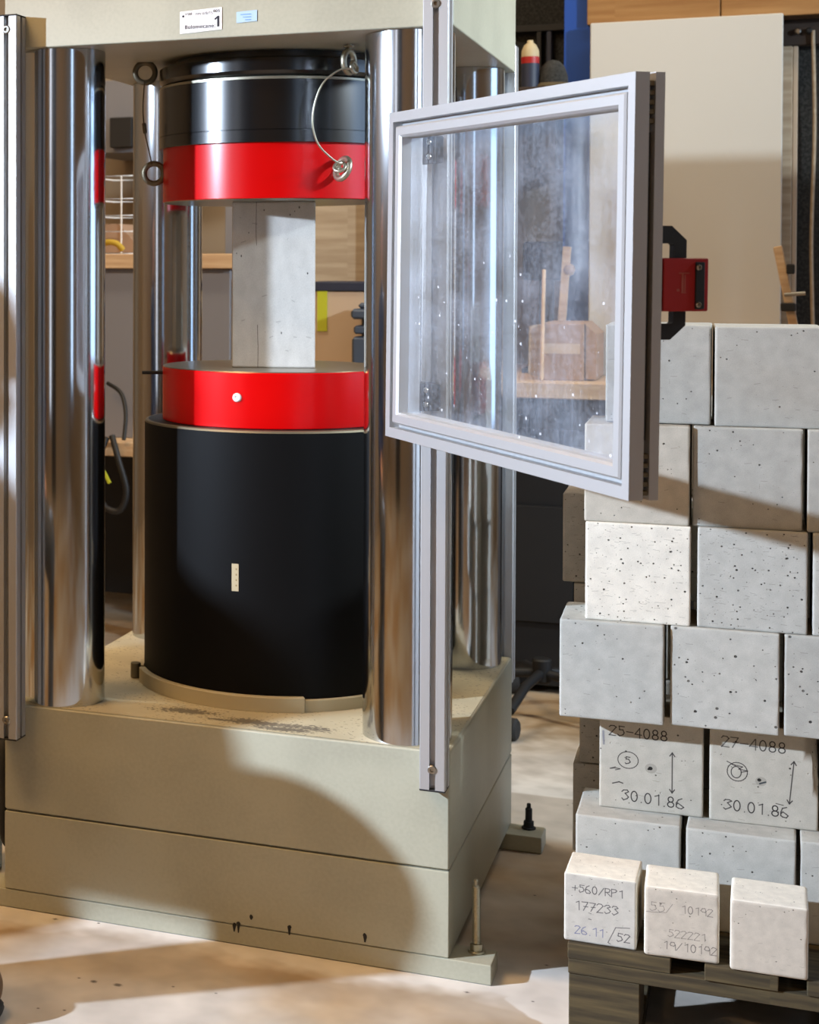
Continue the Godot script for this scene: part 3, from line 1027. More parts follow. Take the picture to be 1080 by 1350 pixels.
	for q in [[0.0660, 0.2625, 0.014, 0.0014], [0.0640, 0.2505, 0.0028, 0.0225], [0.0670, 0.2505, 0.0016, 0.020], [0.0585, 0.2425, 0.0035, 0.003], [0.0655, 0.2395, 0.006, 0.0014]]:
		box(st, Vector3(W + 0.00015, q[1] + 0.0052, -s * q[0] * 1.02), Vector3(0.0003, q[3], q[2]), 0.0)
	obj("printed_symbol", st, mat(Color(0.62, 0.30, 0.26), 0.6), o, true)
	for q in [[0.0187, 0.289], [0.0187, 0.232]]:
		st = mb()
		screw_head(st, Vector3(W - q[0], q[1], -s * 0.0095), Vector3(0, 0, s), 0.003)
		obj("bead_screw", st, M.rubber, o, true)

# ------------------------------------------------------------------ concrete
# a rounded, slightly chipped block on (0..s), front face towards +z; surface 0 = front, 1 = the rest
func block_mesh(s: Vector3, front: Material, rest: Material, seed_: int, chip: Array = [], rad := 0.0026) -> ArrayMesh:
	var f := FastNoiseLite.new()
	f.seed = seed_
	f.frequency = 28.0
	var ts := [-1.0, -0.975, -0.94, -0.88, -0.7, -0.35, 0.0, 0.35, 0.7, 0.88, 0.94, 0.975, 1.0]
	var h := s * 0.5
	var am := ArrayMesh.new()
	var sts := [mb(), mb()]
	var shape := func(p: Vector3) -> Array:
		var nz := f.get_noise_3dv(p + h)
		var r := rad * (1.0 + 0.5 * nz) + 0.012 * maxf(0.0, f.get_noise_3dv(p * 0.8 + Vector3(3, 5, 7)) - 0.42)
		var inner := Vector3(clampf(p.x, -h.x + r, h.x - r), clampf(p.y, -h.y + r, h.y - r), clampf(p.z, -h.z + r, h.z - r))
		var d := (p - inner)
		var n := d.normalized()
		var q := inner + n * minf(r, d.length())
		for c in chip:
			var pn: Vector3 = c[0].normalized()
			var over: float = q.dot(pn) - c[1] + 0.004 * f.get_noise_3dv(q * 3.0)
			if over > 0:
				q -= pn * over
				n = (pn + 0.5 * Vector3(f.get_noise_3dv(q * 4.0), f.get_noise_3dv(q * 4.0 + h * 9.0), 0.0)).normalized()
		return [q + h, n]
	for ax in 3:
		var u := (ax + 1) % 3
		var w := (ax + 2) % 3
		for sg in [-1.0, 1.0]:
			var isf: bool = ax == 2 and sg > 0
			var st: SurfaceTool = sts[0 if isf else 1]
			var g := []
			for a in ts:
				var row := []
				for b in ts:
					var p := Vector3.ZERO
					p[ax] = h[ax] * sg; p[u] = h[u] * a; p[w] = h[w] * b
					row.append(shape.call(p) + [Vector2(a * 0.5 + 0.5, 0.5 - b * 0.5)])
				g.append(row)
			for i in ts.size() - 1:
				for j in ts.size() - 1:
					var A: Array = g[i][j]; var B: Array = g[i + 1][j]; var C: Array = g[i + 1][j + 1]; var D: Array = g[i][j + 1]
					tri(st, A[0], B[0], C[0], A[1], B[1], C[1], A[2], B[2], C[2])
					tri(st, A[0], C[0], D[0], A[1], C[1], D[1], A[2], C[2], D[2])
	for k in 2:
		sts[k].commit(am)
		am.surface_set_material(k, [front, rest][k])
	return am

func block(called: String, at: Vector3, yaw: float, mesh: ArrayMesh, label: String, category: String, group: String) -> MeshInstance3D:
	var o := MeshInstance3D.new()
	o.name = numbered(called)
	o.mesh = mesh
	add_child(o)
	o.transform = Transform3D(Basis(Vector3.UP, deg_to_rad(yaw)), at) * Transform3D(Basis(), Vector3(0, 0, -mesh.get_aabb().end.z))
	tag(o, label, category, group)
	return o

func specimen() -> void:
	var im: Image = (conc_data[0] as Image).duplicate()
	stroke(im, [Vector2(112, 0), Vector2(110, 70), Vector2(113, 100)], 0.8, Color(0.12, 0.09, 0.07), 0.9)
	stroke(im, [Vector2(118, 285), Vector2(121, 340), Vector2(120, 384)], 0.9, Color(0.14, 0.09, 0.07), 0.9)
	var front := concrete(im, conc_relief[0], Color(0.95, 0.955, 0.96))
	var rest := concrete(conc_data[1], conc_relief[1], Color(0.98, 0.97, 0.94))
	var o := block("concrete_prism", Vector3(-0.4525, 0.9507, -0.3675), 0, block_mesh(Vector3(0.150, 0.303, 0.150), front, rest, 5, [], 0.0015), "tall pale concrete prism with dark hairline cracks, standing between the red platens", "concrete prism", "")
	var b := Basis(Vector3.UP, deg_to_rad(14.5))
	o.transform = Transform3D(b, Vector3(-0.4525, 0.9507, -0.3675) + b * Vector3(-0.075, 0, -0.075))

var tint := [Color(0.93, 0.93, 0.92), Color(0.865, 0.875, 0.87), Color(0.83, 0.84, 0.835), Color(1.08, 1.07, 1.04), Color(0.89, 0.875, 0.84), Color(0.95, 0.925, 0.89)]
var cm := {}
func cmat(k: int, tn: int) -> StandardMaterial3D:
	if not cm.has([k, tn]):
		cm[[k, tn]] = concrete(conc_data[k], conc_relief[k], tint[tn])
	return cm[[k, tn]]

func cubes() -> void:
	var big := "large concrete test cubes stacked on the pallet"
	var S := Vector3(0.150, 0.150, 0.150)
	# x of left front corner, y, z of front, yaw, picture, tint, label
	var rows := [
		[0.1625, 0.897, -0.020, 1.0, 1, 2, "smooth grey concrete cube in the top row, behind the black door handle"],
		[0.3180, 0.896, -0.020, 2.8, 0, 2, "smooth grey concrete cube at the right of the top row, below the board's edge"],
		[0.1350, 0.746, 0.008, 1.0, 3, 4, "concrete cube half hidden behind the open door's lower corner, second row"],
		[0.2890, 0.746, -0.003, 0.5, 1, 2, "grey concrete cube with few dark pits, in the second row right of the door"],
		[0.4450, 0.746, -0.004, 0.5, 0, 2, "grey concrete cube cut by the right picture edge, second row from the top"],
		[0.1375, 0.596, 0.013, 1.6, 4, 3, "brightest, almost white rough concrete cube, left end of the third row"],
		[0.2965, 0.596, 0.006, 0.2, 4, 1, "light grey scratched concrete cube right of the whitest cube"],
		[0.4530, 0.596, 0.003, 0.2, 1, 1, "thin visible slice of a concrete cube right of the scratched one, at the picture edge"],
		[0.1020, 0.446, 0.026, 1.6, 1, 1, "grey concrete cube sticking out furthest left, fourth row from the top"],
		[0.2600, 0.446, 0.013, -0.5, 2, 1, "grey concrete cube peppered with the most large dark pores, fourth row"],
		[0.4160, 0.446, 0.010, 0.2, 2, 2, "grey pitted concrete cube at the right picture edge, fourth row"],
	]
	var k := 0
	for r in rows:
		var m := block_mesh(S, cmat(r[4], r[5]), cmat((r[4] + 1) % 5, r[5]), 100 + k * 7)
		block("concrete_cube", Vector3(r[0], r[1], r[2]), r[3], m, r[6], "concrete cube", big)
		k += 1
	# two lettered cubes
	var pen := Color(0.20, 0.19, 0.20)
	var im: Image = (conc_data[3] as Image).duplicate()
	pen_text(im, "25-4088", Vector2(36, 54), 38, 2.0, pen, 0.7, 0.02)
	loop(im, Vector2(107, 186), Vector2(38, 33), 1.5, pen, 0.8)
	pen_text(im, "5", Vector2(96, 174), 28, 1.8, pen, 0.8)
	spot(im, null, Vector2(192, 210), 22, 0.88)
	spot(im, null, Vector2(190, 210), 8, 0.25)
	spot(im, null, Vector2(183, 214), 4, 0.3)
	arrow(im, Vector2(270, 140), Vector2(270, 298), 2.0, pen)
	pen_text(im, "30.01.86", Vector2(84, 306), 40, 2.0, pen, 0.75, 0.05)
	stroke(im, [Vector2(60, 218), Vector2(40, 226), Vector2(62, 222), Vector2(78, 224), Vector2(60, 230)], 1.6, pen, 0.7)
	stroke(im, [Vector2(50, 284), Vector2(74, 276), Vector2(88, 280)], 2.2, pen, 0.8)
	stroke(im, [Vector2(14, 80), Vector2(16, 130)], 4, Color(0.45, 0.46, 0.56), 0.5)
	var m1 := block_mesh(S, concrete(im, conc_relief[0], tint[4]), cmat(3, 4), 301, [[Vector3(-1, -0.9, 0.8), 0.155]])
	block("concrete_cube", Vector3(0.1560, 0.296, -0.034), 1.5, m1, "concrete cube marked 25-4088 with a circled 5 and an arrow", "concrete cube", big)
	im = (conc_data[3] as Image).duplicate()
	im.flip_x()
	pen_text(im, "27-4088", Vector2(42, 52), 40, 2.0, pen, 0.6, 0.02)
	loop(im, Vector2(99, 185), Vector2(36, 36), 1.6, pen, 0.8)
	loop(im, Vector2(95, 187), Vector2(18, 22), 1.6, pen, 0.8)
	stroke(im, [Vector2(62, 148), Vector2(92, 162), Vector2(80, 158), Vector2(118, 164), Vector2(104, 174), Vector2(136, 178), Vector2(112, 186)], 1.6, pen, 0.8)
	spot(im, null, Vector2(183, 213), 20, 0.88)
	spot(im, null, Vector2(177, 208), 7, 0.3)
	stroke(im, [Vector2(179, 222), Vector2(199, 214)], 3.0, Color(0.25, 0.27, 0.30), 0.9)
	arrow(im, Vector2(298, 124), Vector2(283, 288), 2.0, pen)
	pen_text(im, "30.01.86", Vector2(52, 296), 40, 2.0, pen, 0.75, 0.03)
	stroke(im, [Vector2(236, 292), Vector2(262, 296)], 1.6, pen, 0.7)
	var m2 := block_mesh(S, concrete(im, conc_relief[0], tint[4]), cmat(4, 4), 302, [[Vector3(1, 0.16, 0.5), 0.0955]])
	block("concrete_cube", Vector3(0.3145, 0.296, -0.034), 1.5, m2, "concrete cube marked 27-4088 with a double circle, its top right corner broken off", "concrete cube", big)
	block("concrete_cube", Vector3(0.4720, 0.296, -0.045), 0.0, block_mesh(S, cmat(4, 4), cmat(4, 4), 303), "shaded concrete cube set back beside the broken corner, at the right picture edge", "concrete cube", big)
	# bottom row, its tops showing as a ledge
	var low := [[0.1265, 0.019, 0.5, 0, 1, "concrete cube of the lowest large row, behind the small cube marked 177233"], [0.2840, 0.019, -0.8, 1, 1, "concrete cube of the lowest large row, behind the two right small cubes"], [0.4395, 0.017, -0.5, 0, 1, "concrete cube at the right picture edge of the bottom large row"]]
	for r in low:
		block("concrete_cube", Vector3(r[0], 0.146, r[1]), r[2], block_mesh(S, cmat(r[3], r[4]), cmat(3, r[4]), 400 + k), r[5], "concrete cube", big)
		k += 1
	# cubes of the layer behind, seen past the left end of the stack
	var back := [[0.0760, 0.603, -0.265, "darker concrete cube of the rear layer, peeping out left of the whitest cube"], [0.0945, 0.4515, -0.267, "shaded rear-layer concrete cube right behind the cube that sticks out furthest left"], [0.1050, 0.2985, -0.265, "shaded concrete cube of the rear layer, left of the cube marked 25-4088"], [0.0950, 0.1465, -0.265, "rear-layer concrete cube standing on the pallet boards, lowest at the back"]]
	for r in back:
		block("concrete_cube", Vector3(r[0], r[1], r[2]), 1.0, block_mesh(S, cmat(4, 4), cmat(4, 4), 500 + k), r[3], "concrete cube", big)
		k += 1
	var rear := block_mesh(S, cmat(4, 4), cmat(4, 4), 777)
	for q in [[0, 0.252], [0, 0.405], [1, 0.29], [1, 0.445], [2, 0.285], [2, 0.44], [3, 0.255], [3, 0.41], [4, 0.285], [4, 0.44], [0, 0.560], [1, 0.60], [2, 0.596], [3, 0.566], [4, 0.596]]:
		block("concrete_cube", Vector3(q[1], 0.1462 + 0.1503 * q[0], -0.200), 0.0, rear, "plain concrete cube inside the stack, hidden behind the front wall of cubes", "concrete cube", "plain cubes inside the stack")
		block("concrete_cube", Vector3(q[1] - (0.0 if q[0] < 4 else 0.03), 0.1462 + 0.1503 * q[0], -0.356), 0.0, rear, "plain concrete cube inside the stack, hidden behind the front wall of cubes", "concrete cube", "plain cubes inside the stack")
		block("concrete_cube", Vector3(q[1] - (0.0 if q[0] < 4 else 0.03), 0.1462 + 0.1503 * q[0], -0.512), 0.0, rear, "plain concrete cube inside the stack, hidden behind the front wall of cubes", "concrete cube", "plain cubes inside the stack")
	# three small cubes in front
	var s := Vector3(0.1, 0.1, 0.1)
	var small := "small concrete cubes on the front of the pallet"
	var grey := Color(0.36, 0.35, 0.36)
	im = (conc_data[0] as Image).duplicate()
	pen_text(im, "+560/RP1", Vector2(44, 58), 42, 2.4, grey, 0.8)
	pen_text(im, "177233", Vector2(56, 152), 48, 2.4, grey, 0.8)
	stroke(im, [Vector2(132, 210), Vector2(146, 212)], 2, grey, 0.6)
	stroke(im, [Vector2(132, 244), Vector2(146, 246)], 2.4, grey, 0.7)
	pen_text(im, "26.11", Vector2(58, 292), 44, 2.4, Color(0.42, 0.44, 0.60), 0.7)
	stroke(im, [Vector2(350, 262), Vector2(276, 270), Vector2(236, 360), Vector2(248, 366)], 2.2, grey, 0.75)
	pen_text(im, "52", Vector2(282, 300), 46, 2.6, grey, 0.8)
	block("small_concrete_cube", Vector3(0.1228, 0.1462, 0.145), -1.0, block_mesh(s, concrete(im, conc_relief[1], tint[0]), cmat(3, 3), 601, [], 0.003), "small concrete cube with 177233 written on it, leftmost of three", "concrete cube", small)
	im = (conc_data[1] as Image).duplicate()
	pen_text(im, "55/", Vector2(30, 84), 50, 1.8, grey, 0.45)
	pen_text(im, "10192", Vector2(190, 84), 40, 1.8, grey, 0.6)
	stroke(im, [Vector2(10, 142), Vector2(110, 134)], 1.6, grey, 0.5)
	pen_text(im, "522221", Vector2(124, 224), 40, 1.8, grey, 0.5)
	pen_text(im, ".19/10192", Vector2(80, 292), 42, 2.0, grey, 0.65)
	block("small_concrete_cube", Vector3(0.2340, 0.1462, 0.156), 1.6, block_mesh(s, concrete(im, conc_relief[1], tint[5]), cmat(3, 3), 602, [], 0.004), "small concrete cube with faint grey pencil writing, middle one of three", "concrete cube", small)
	block("small_concrete_cube", Vector3(0.3480, 0.1462, 0.163), -0.1, block_mesh(s, cmat(0, 5), cmat(3, 3), 603, [], 0.004), "small blank concrete cube, rightmost of three on the pallet edge", "concrete cube", small)

func arrow(im: Image, a: Vector2, b: Vector2, w: float, c: Color) -> void:
	stroke(im, [a, b], w, c, 0.8)
	var d := (b - a).normalized() * 16.0
	for s in [-0.6, 0.6]:
		stroke(im, [a, a + d.rotated(s)], w, c, 0.8)
		stroke(im, [b, b - d.rotated(s)], w, c, 0.8)

func pallet() -> void:
	var t := thing("wooden_pallet", "weathered wooden pallet carrying the stack of concrete cubes", "pallet", Vector3(0.53, 0, -0.22))
	var zf := 0.158
	var zb := -0.62
	# deck boards run away from the viewer
	for p in [[0.129, 0.270], [0.315, 0.411], [0.447, 0.588], [0.635, 0.735], [0.780, 0.930]]:
		var st := mb()
		box(st, Vector3((p[0] + p[1]) / 2, 0.1345, (zf + zb) / 2 + rng.randf_range(-0.004, 0.002)), Vector3(p[1] - p[0], 0.0222, zf - zb), 0.0015)
		obj("deck_board", st, M.old_wood, t)
	for z in [0.105, -0.23, -0.565]:
		var st := mb()
		box(st, Vector3(0.53, 0.1125, z), Vector3(0.80, 0.0218, 0.10), 0.0015)
		obj("stringer_board", st, M.old_wood, t)
		for x in [0.180, 0.53, 0.88]:
			st = mb()
			box(st, Vector3(x, 0.062, z), Vector3(0.098, 0.0792, 0.098), 0.002)
			obj("pallet_block", st, M.old_wood, t)
	for x in [0.180, 0.53, 0.88]:
		var st := mb()
		box(st, Vector3(x, 0.0112, (zf + zb) / 2), Vector3(0.10, 0.0222, zf - zb), 0.0015)
		obj("bottom_board", st, M.old_wood, t)

# ------------------------------------------------------------------ behind the machine
func bx(parent: Node3D, called: String, lo: Vector3, hi: Vector3, m: Material, bev := 0.003) -> MeshInstance3D:
	var st := mb()
	box(st, (lo + hi) / 2, hi - lo, bev)
	return obj(called, st, m, parent)

func background() -> void:
	# long bench behind the machine
	var t := thing("work_bench", "long wooden workbench with pale edge behind the machine and the cubes", "workbench", Vector3(0.0, 0, -2.3))
	bx(t, "bench_top", Vector3(-0.85, 0.790, -2.75), Vector3(1.1, 0.832, -1.9), M.pine)
	for x in [-0.80, 0.15, 1.04]:
		for z in [-2.68, -1.97]:
			bx(t, "leg", Vector3(x - 0.03, 0, z - 0.03), Vector3(x + 0.03, 0.790, z + 0.03), M.dark_wood)
	bx(t, "back_panel", Vector3(-0.82, 0.02, -2.74), Vector3(1.06, 0.788, -2.71), M.black)
	# cardboard box
	t = thing("cardboard_box", "brown cardboard box on the bench, seen through the dusty pane", "box", Vector3(-0.11, 0.832, -2.1))
	bx(t, "box_body", Vector3(-0.157, 0.832, -2.25), Vector3(-0.050, 0.984, -2.0), M.card)
	var st := mb()
	extrude(st, PackedVector2Array([Vector2(-0.050, 0.984), Vector2(-0.020, 0.955), Vector2(-0.020, 0.836), Vector2(-0.047, 0.836), Vector2(-0.047, 0.98)]), -2.24, -2.01)
	obj("flap", st, M.card, t)
	st = mb()
	extrude(st, PackedVector2Array([Vector2(-0.157, 0.982), Vector2(-0.192, 0.975), Vector2(-0.194, 0.845), Vector2(-0.160, 0.836)]), -2.03, -2.02)
	obj("flap", st, M.ply, t)
	bx(t, "packing_tape", Vector3(-0.150, 0.903, -2.001), Vector3(-0.06, 0.930, -1.9992), M.beige, 0.0)
	# dark screen on a stand
	t = thing("monitor", "small dark monitor on a stand behind the cardboard box", "monitor", Vector3(-0.17, 0.832, -2.35))
	bx(t, "screen", Vector3(-0.250, 1.095, -2.37), Vector3(-0.140, 1.205, -2.34), M.navy, 0.006)
	bx(t, "stand", Vector3(-0.205, 0.84, -2.37), Vector3(-0.165, 1.10, -2.35), M.black)
	bx(t, "stand_foot", Vector3(-0.245, 0.832, -2.42), Vector3(-0.15, 0.846, -2.29), M.black)
	# battens leaning in front of the box
	st = mb(); tube(st, [Vector3(-0.149, 0.835, -1.93), Vector3(-0.158, 1.125, -2.05)], 0.005)
	single("thin_rod", st, M.pine, "thin yellowish rod leaning in front of the cardboard box", "rod")
	st = mb(); box(st, Vector3.ZERO, Vector3(0.022, 0.26, 0.012), 0.001, Transform3D(Basis(Vector3(0, 0, 1), -0.06), Vector3(-0.130, 1.06, -2.28)))
	single("wooden_batten", st, M.pine, "short pale wooden slat upright behind the cardboard box", "batten")
	# blue steel upright
	t = thing("steel_upright", "deep blue steel upright of a rack, left of the white board", "upright", Vector3(-0.096, 0.832, -2.33))
	st = mb()
	extrude(st, PackedVector2Array([Vector2(-0.0395, -0.03), Vector2(0.0395, -0.03), Vector2(0.0395, -0.024), Vector2(0.004, -0.024), Vector2(0.004, 0.024), Vector2(0.0395, 0.024), Vector2(0.0395, 0.03), Vector2(-0.0395, 0.03), Vector2(-0.0395, 0.024), Vector2(-0.004, 0.024), Vector2(-0.004, -0.024), Vector2(-0.0395, -0.024)]), 0.8325, 3.3, Transform3D(Basis(Vector3.RIGHT, Vector3(0, 0, -1), Vector3(0, 1, 0)), Vector3(-0.096, 0, -2.33)))
	obj("beam_profile", st, M.blue, t)
	st = mb(); lathe(st, [Vector2(0, -0.02), Vector2(0.014, -0.012), Vector2(0.018, 0), Vector2(0.014, 0.012), Vector2(0, 0.02)], 20, Transform3D(Basis(), Vector3(-0.118, 1.125, -2.285)), true)
	obj("pink_knob", st, M.card, t)
	# white board standing on the bench
	t = thing("white_board", "large off-white board standing upright behind the concrete cubes", "board", Vector3(0.185, 0.832, -2.25))
	bx(t, "panel", Vector3(-0.062, 0.832, -2.275), Vector3(0.424, 1.806, -2.25), M.panel)
	# cupboard doors above
	t = thing("wall_cupboard", "orange-brown wooden wall cupboard with two doors above the white board", "cupboard", Vector3(0.3, 1.80, -2.4))
	bx(t, "carcass", Vector3(-0.075, 1.815, -2.86), Vector3(0.86, 2.5, -2.30), M.orange_wood)
	bx(t, "cupboard_door", Vector3(-0.073, 1.805, -2.298), Vector3(0.268, 2.5, -2.278), M.orange_wood, 0.002)
	bx(t, "cupboard_door", Vector3(0.271, 1.802, -2.298), Vector3(0.86, 2.5, -2.278), M.orange_wood, 0.002)
	# pin board with its timber frame, right of the white board
	t = thing("pin_board", "dark grey felt board in a timber frame, right of the white board", "board", Vector3(0.62, 0.832, -2.4))
	bx(t, "felt_panel", Vector3(0.455, 0.90, -2.39), Vector3(0.98, 1.76, -2.37), M.felt)
	bx(t, "frame_rail", Vector3(0.405, 1.728, -2.37), Vector3(0.98, 1.798, -2.335), M.dark_wood)
	bx(t, "frame_post", Vector3(0.405, 0.832, -2.37), Vector3(0.449, 1.728, -2.335), M.ply)
	bx(t, "frame_bead", Vector3(0.449, 0.832, -2.37), Vector3(0.462, 1.728, -2.340), M.beige)
	bx(t, "frame_post", Vector3(0.93, 0.832, -2.37), Vector3(0.98, 1.728, -2.335), M.ply)
	for x in [0.460, 0.487]:
		st = mb()
		rod(st, 0.008, 0.02, 0.003, 14, towards(Vector3(x, 1.765, -2.337), Vector3(0, 0, 1)))
		obj("peg", st, M.steel if x < 0.47 else M.black, t)
	st = mb(); tube(st, curve([Vector3(0.497, 1.765, -2.325), Vector3(0.503, 1.5, -2.335), Vector3(0.498, 1.2, -2.34), Vector3(0.505, 0.92, -2.34)]), 0.005)
	obj("hanging_cord", st, M.ply, t)
	# wooden bar clamp in front of the frame post
	t = thing("bar_clamp", "wooden bar clamp with black jaws leaning beside the white board", "clamp", Vector3(0.44, 0.832, -2.1))
	st = mb(); box(st, Vector3.ZERO, Vector3(0.022, 0.36, 0.018), 0.003, Transform3D(Basis(Vector3(0, 0, 1), 0.19), Vector3(0.448, 1.010, -2.12)))
	obj("bar", st, M.pine, t)
	for q in [[0.445, 1.128, 0.020, 0.026], [0.440, 1.030, 0.036, 0.022]]:
		bx(t, "jaw", Vector3(q[0] - q[2] / 2, q[1] - q[3] / 2, -2.125), Vector3(q[0] + q[2] / 2, q[1] + q[3] / 2, -2.095), M.black)
	st = mb(); tube(st, [Vector3(0.43, 1.062, -2.10), Vector3(0.480, 1.066, -2.10)], 0.005)
	obj("spindle", st, M.steel, t)
	# shelf with bottle and helmet
	t = thing("wall_shelf", "dark brown shelf with a back board, between the crosshead and the blue upright", "shelf", Vector3(-0.2, 1.6, -2.5))
	bx(t, "shelf_board", Vector3(-0.60, 1.592, -2.84), Vector3(-0.125, 1.615, -2.02), M.dark_wood)
	bx(t, "back_board", Vector3(-0.60, 1.615, -2.86), Vector3(-0.185, 2.4, -2.83), M.felt)
	bx(t, "back_rail", Vector3(-0.60, 1.862, -2.83), Vector3(-0.185, 1.885, -2.80), M.black)
	for x in [-0.262, -0.232]:
		bx(t, "upright_rail", Vector3(x - 0.008, 1.62, -2.83), Vector3(x + 0.008, 1.862, -2.80), M.navy if x > -0.25 else M.black)
	for x in [-0.58, -0.166]:
		bx(t, "bracket", Vector3(x - 0.012, 1.42, -2.88), Vector3(x + 0.012, 1.592, -2.50), M.dark_wood)
	t = thing("bottle", "blue-grey bottle with a cream domed cap and dark red band", "bottle", Vector3(-0.203, 1.615, -2.1))
	var bxf := Transform3D(Basis(), Vector3(-0.203, 1.615, -2.1))
	st = mb(); lathe(st, [Vector2(0, 0), Vector2(0.021, 0), Vector2(0.0235, 0.004), Vector2(0.0235, 0.076)], 28, bxf)
	obj("body", st, M.navy, t)
	st = mb(); lathe(st, [Vector2(0.0237, 0.070), Vector2(0.0238, 0.082), Vector2(0.0236, 0.088)], 28, bxf)
	obj("red_band", st, M.red_dark, t)
	st = mb(); lathe(st, [Vector2(0.0236, 0.088), Vector2(0.0225, 0.105), Vector2(0.016, 0.120), Vector2(0.008, 0.127), Vector2(0.008, 0.133), Vector2(0, 0.134)], 28, bxf, true)
	obj("cap", st, M.cream, t)
	t = thing("helmet", "dark rounded helmet lying on the shelf beside the bottle", "helmet", Vector3(-0.146, 1.615, -2.12))
	st = mb(); lathe(st, [Vector2(0.040, 0.014), Vector2(0.039, 0.035), Vector2(0.030, 0.062), Vector2(0.016, 0.076), Vector2(0, 0.080)], 28, Transform3D(Basis(), Vector3(-0.146, 1.615, -2.12)), true)
	obj("shell", st, M.felt, t)
	st = mb(); lathe(st, [Vector2(0, 0.0), Vector2(0.046, 0.0), Vector2(0.050, 0.006), Vector2(0.046, 0.012), Vector2(0.038, 0.018)], 28, Transform3D(Basis(), Vector3(-0.146, 1.615, -2.12)))
	obj("brim", st, M.old_wood, t)
	# under the bench: dark cabinet and the foot of a swivel chair
	t = thing("floor_cabinet", "low black steel cabinet in the dark under the bench", "cabinet", Vector3(-0.13, 0, -1.9))
	bx(t, "carcass", Vector3(-0.42, 0.02, -2.45), Vector3(0.28, 0.66, -1.98), M.black)
	bx(t, "door", Vector3(-0.30, 0.19, -1.978), Vector3(-0.07, 0.500, -1.965), M.black)
	bx(t, "door", Vector3(-0.06, 0.19, -1.978), Vector3(0.25, 0.500, -1.965), M.black)
	t = thing("chair_base", "black five-armed castor base of a swivel chair under the bench", "chair base", Vector3(-0.12, 0, -1.72))
	st = mb(); rod(st, 0.024, 0.06, 0.004, 24, Transform3D(Basis(), Vector3(-0.12, 0.09, -1.72)))
	obj("column", st, M.black, t)
	for k in 5:
		var an := TAU * k / 5.0 + 0.5
		var d := Vector3(cos(an), 0, sin(an))
		var c := Vector3(-0.12, 0, -1.72)
		st = mb(); tube(st, [c + Vector3(0, 0.115, 0), c + d * 0.13 + Vector3(0, 0.105, 0), c + d * 0.25 + Vector3(0, 0.070, 0)], 0.012)
		var arm := obj("arm", st, M.black, t)
		st = mb()
		var side := d.cross(Vector3.UP)
		rod(st, 0.027, 0.04, 0.005, 20, towards(c + d * 0.25 + Vector3(0, 0.0272, 0) - side * 0.02, side))
		obj("castor", st, M.rubber, arm)
	# ---- seen through the machine's opening, right of the prism
	t = thing("storage_crate", "beige storage crate with navy lid and a yellow-green stripe, behind the concrete prism", "crate", Vector3(-0.6, 0.832, -1.98))
	bx(t, "crate_body", Vector3(-0.78, 0.832, -2.22), Vector3(-0.52, 1.066, -1.95), M.beige)
	bx(t, "lid", Vector3(-0.785, 1.066, -2.225), Vector3(-0.515, 1.092, -1.945), M.navy)
	bx(t, "stripe", Vector3(-0.7492, 0.955, -1.9495), Vector3(-0.722, 1.066, -1.947), M.tape, 0.0)
	t = thing("bench_press", "dark blue-grey bench press with stacked jaws in front of the beige crate", "press", Vector3(-0.56, 0.832, -1.9))
	bx(t, "foot", Vector3(-0.635, 0.832, -1.94), Vector3(-0.50, 0.945, -1.86), M.steel_blue, 0.008)
	bx(t, "jaw", Vector3(-0.63, 0.952, -1.94), Vector3(-0.50, 0.975, -1.86), M.steel_blue, 0.006)
	bx(t, "neck", Vector3(-0.61, 0.940, -1.93), Vector3(-0.53, 1.00, -1.87), M.black, 0.004)
	bx(t, "head", Vector3(-0.637, 0.992, -1.945), Vector3(-0.50, 1.020, -1.855), M.steel_blue, 0.008)
	bx(t, "lever", Vector3(-0.620, 1.020, -1.93), Vector3(-0.50, 1.036, -1.87), M.steel_blue, 0.007)
	var sh := [[-1.16, -0.99, 1.38, "plywood sheet standing behind the machine, left of the prism"], [-0.98, -0.70, 1.42, "wide pale plywood sheet standing behind the beige crate"], [-0.695, -0.50, 1.40, "brownish plywood sheet standing right of the wide pale one"]]
	for k in 3:
		st = mb()
		box(st, Vector3((sh[k][0] + sh[k][1]) / 2, (0.834 + sh[k][2]) / 2, -2.45 + 0.03 * k), Vector3(sh[k][1] - sh[k][0], sh[k][2] - 0.834, 0.018), 0.001)
		single("plywood_sheet", st, [M.grey_panel, M.ply, M.beige][k], sh[k][3], "board", "sheets standing on the bench behind the machine")

	t = thing("added_shade_cabinet", "tall grey cabinet added out of view to shade the lower white board", "cabinet", Vector3(0.86, 0, -1.97))
	bx(t, "carcass", Vector3(0.565, 0.0, -1.89), Vector3(1.16, 1.602, -1.86), M.grey_panel)  # thin slab added out of view; its top edge shades the white board
	for k in 2:
		bx(t, "door", Vector3(0.57 + 0.295 * k, 0.05, -1.858), Vector3(0.86 + 0.295 * k, 1.56, -1.842), M.grey_panel)

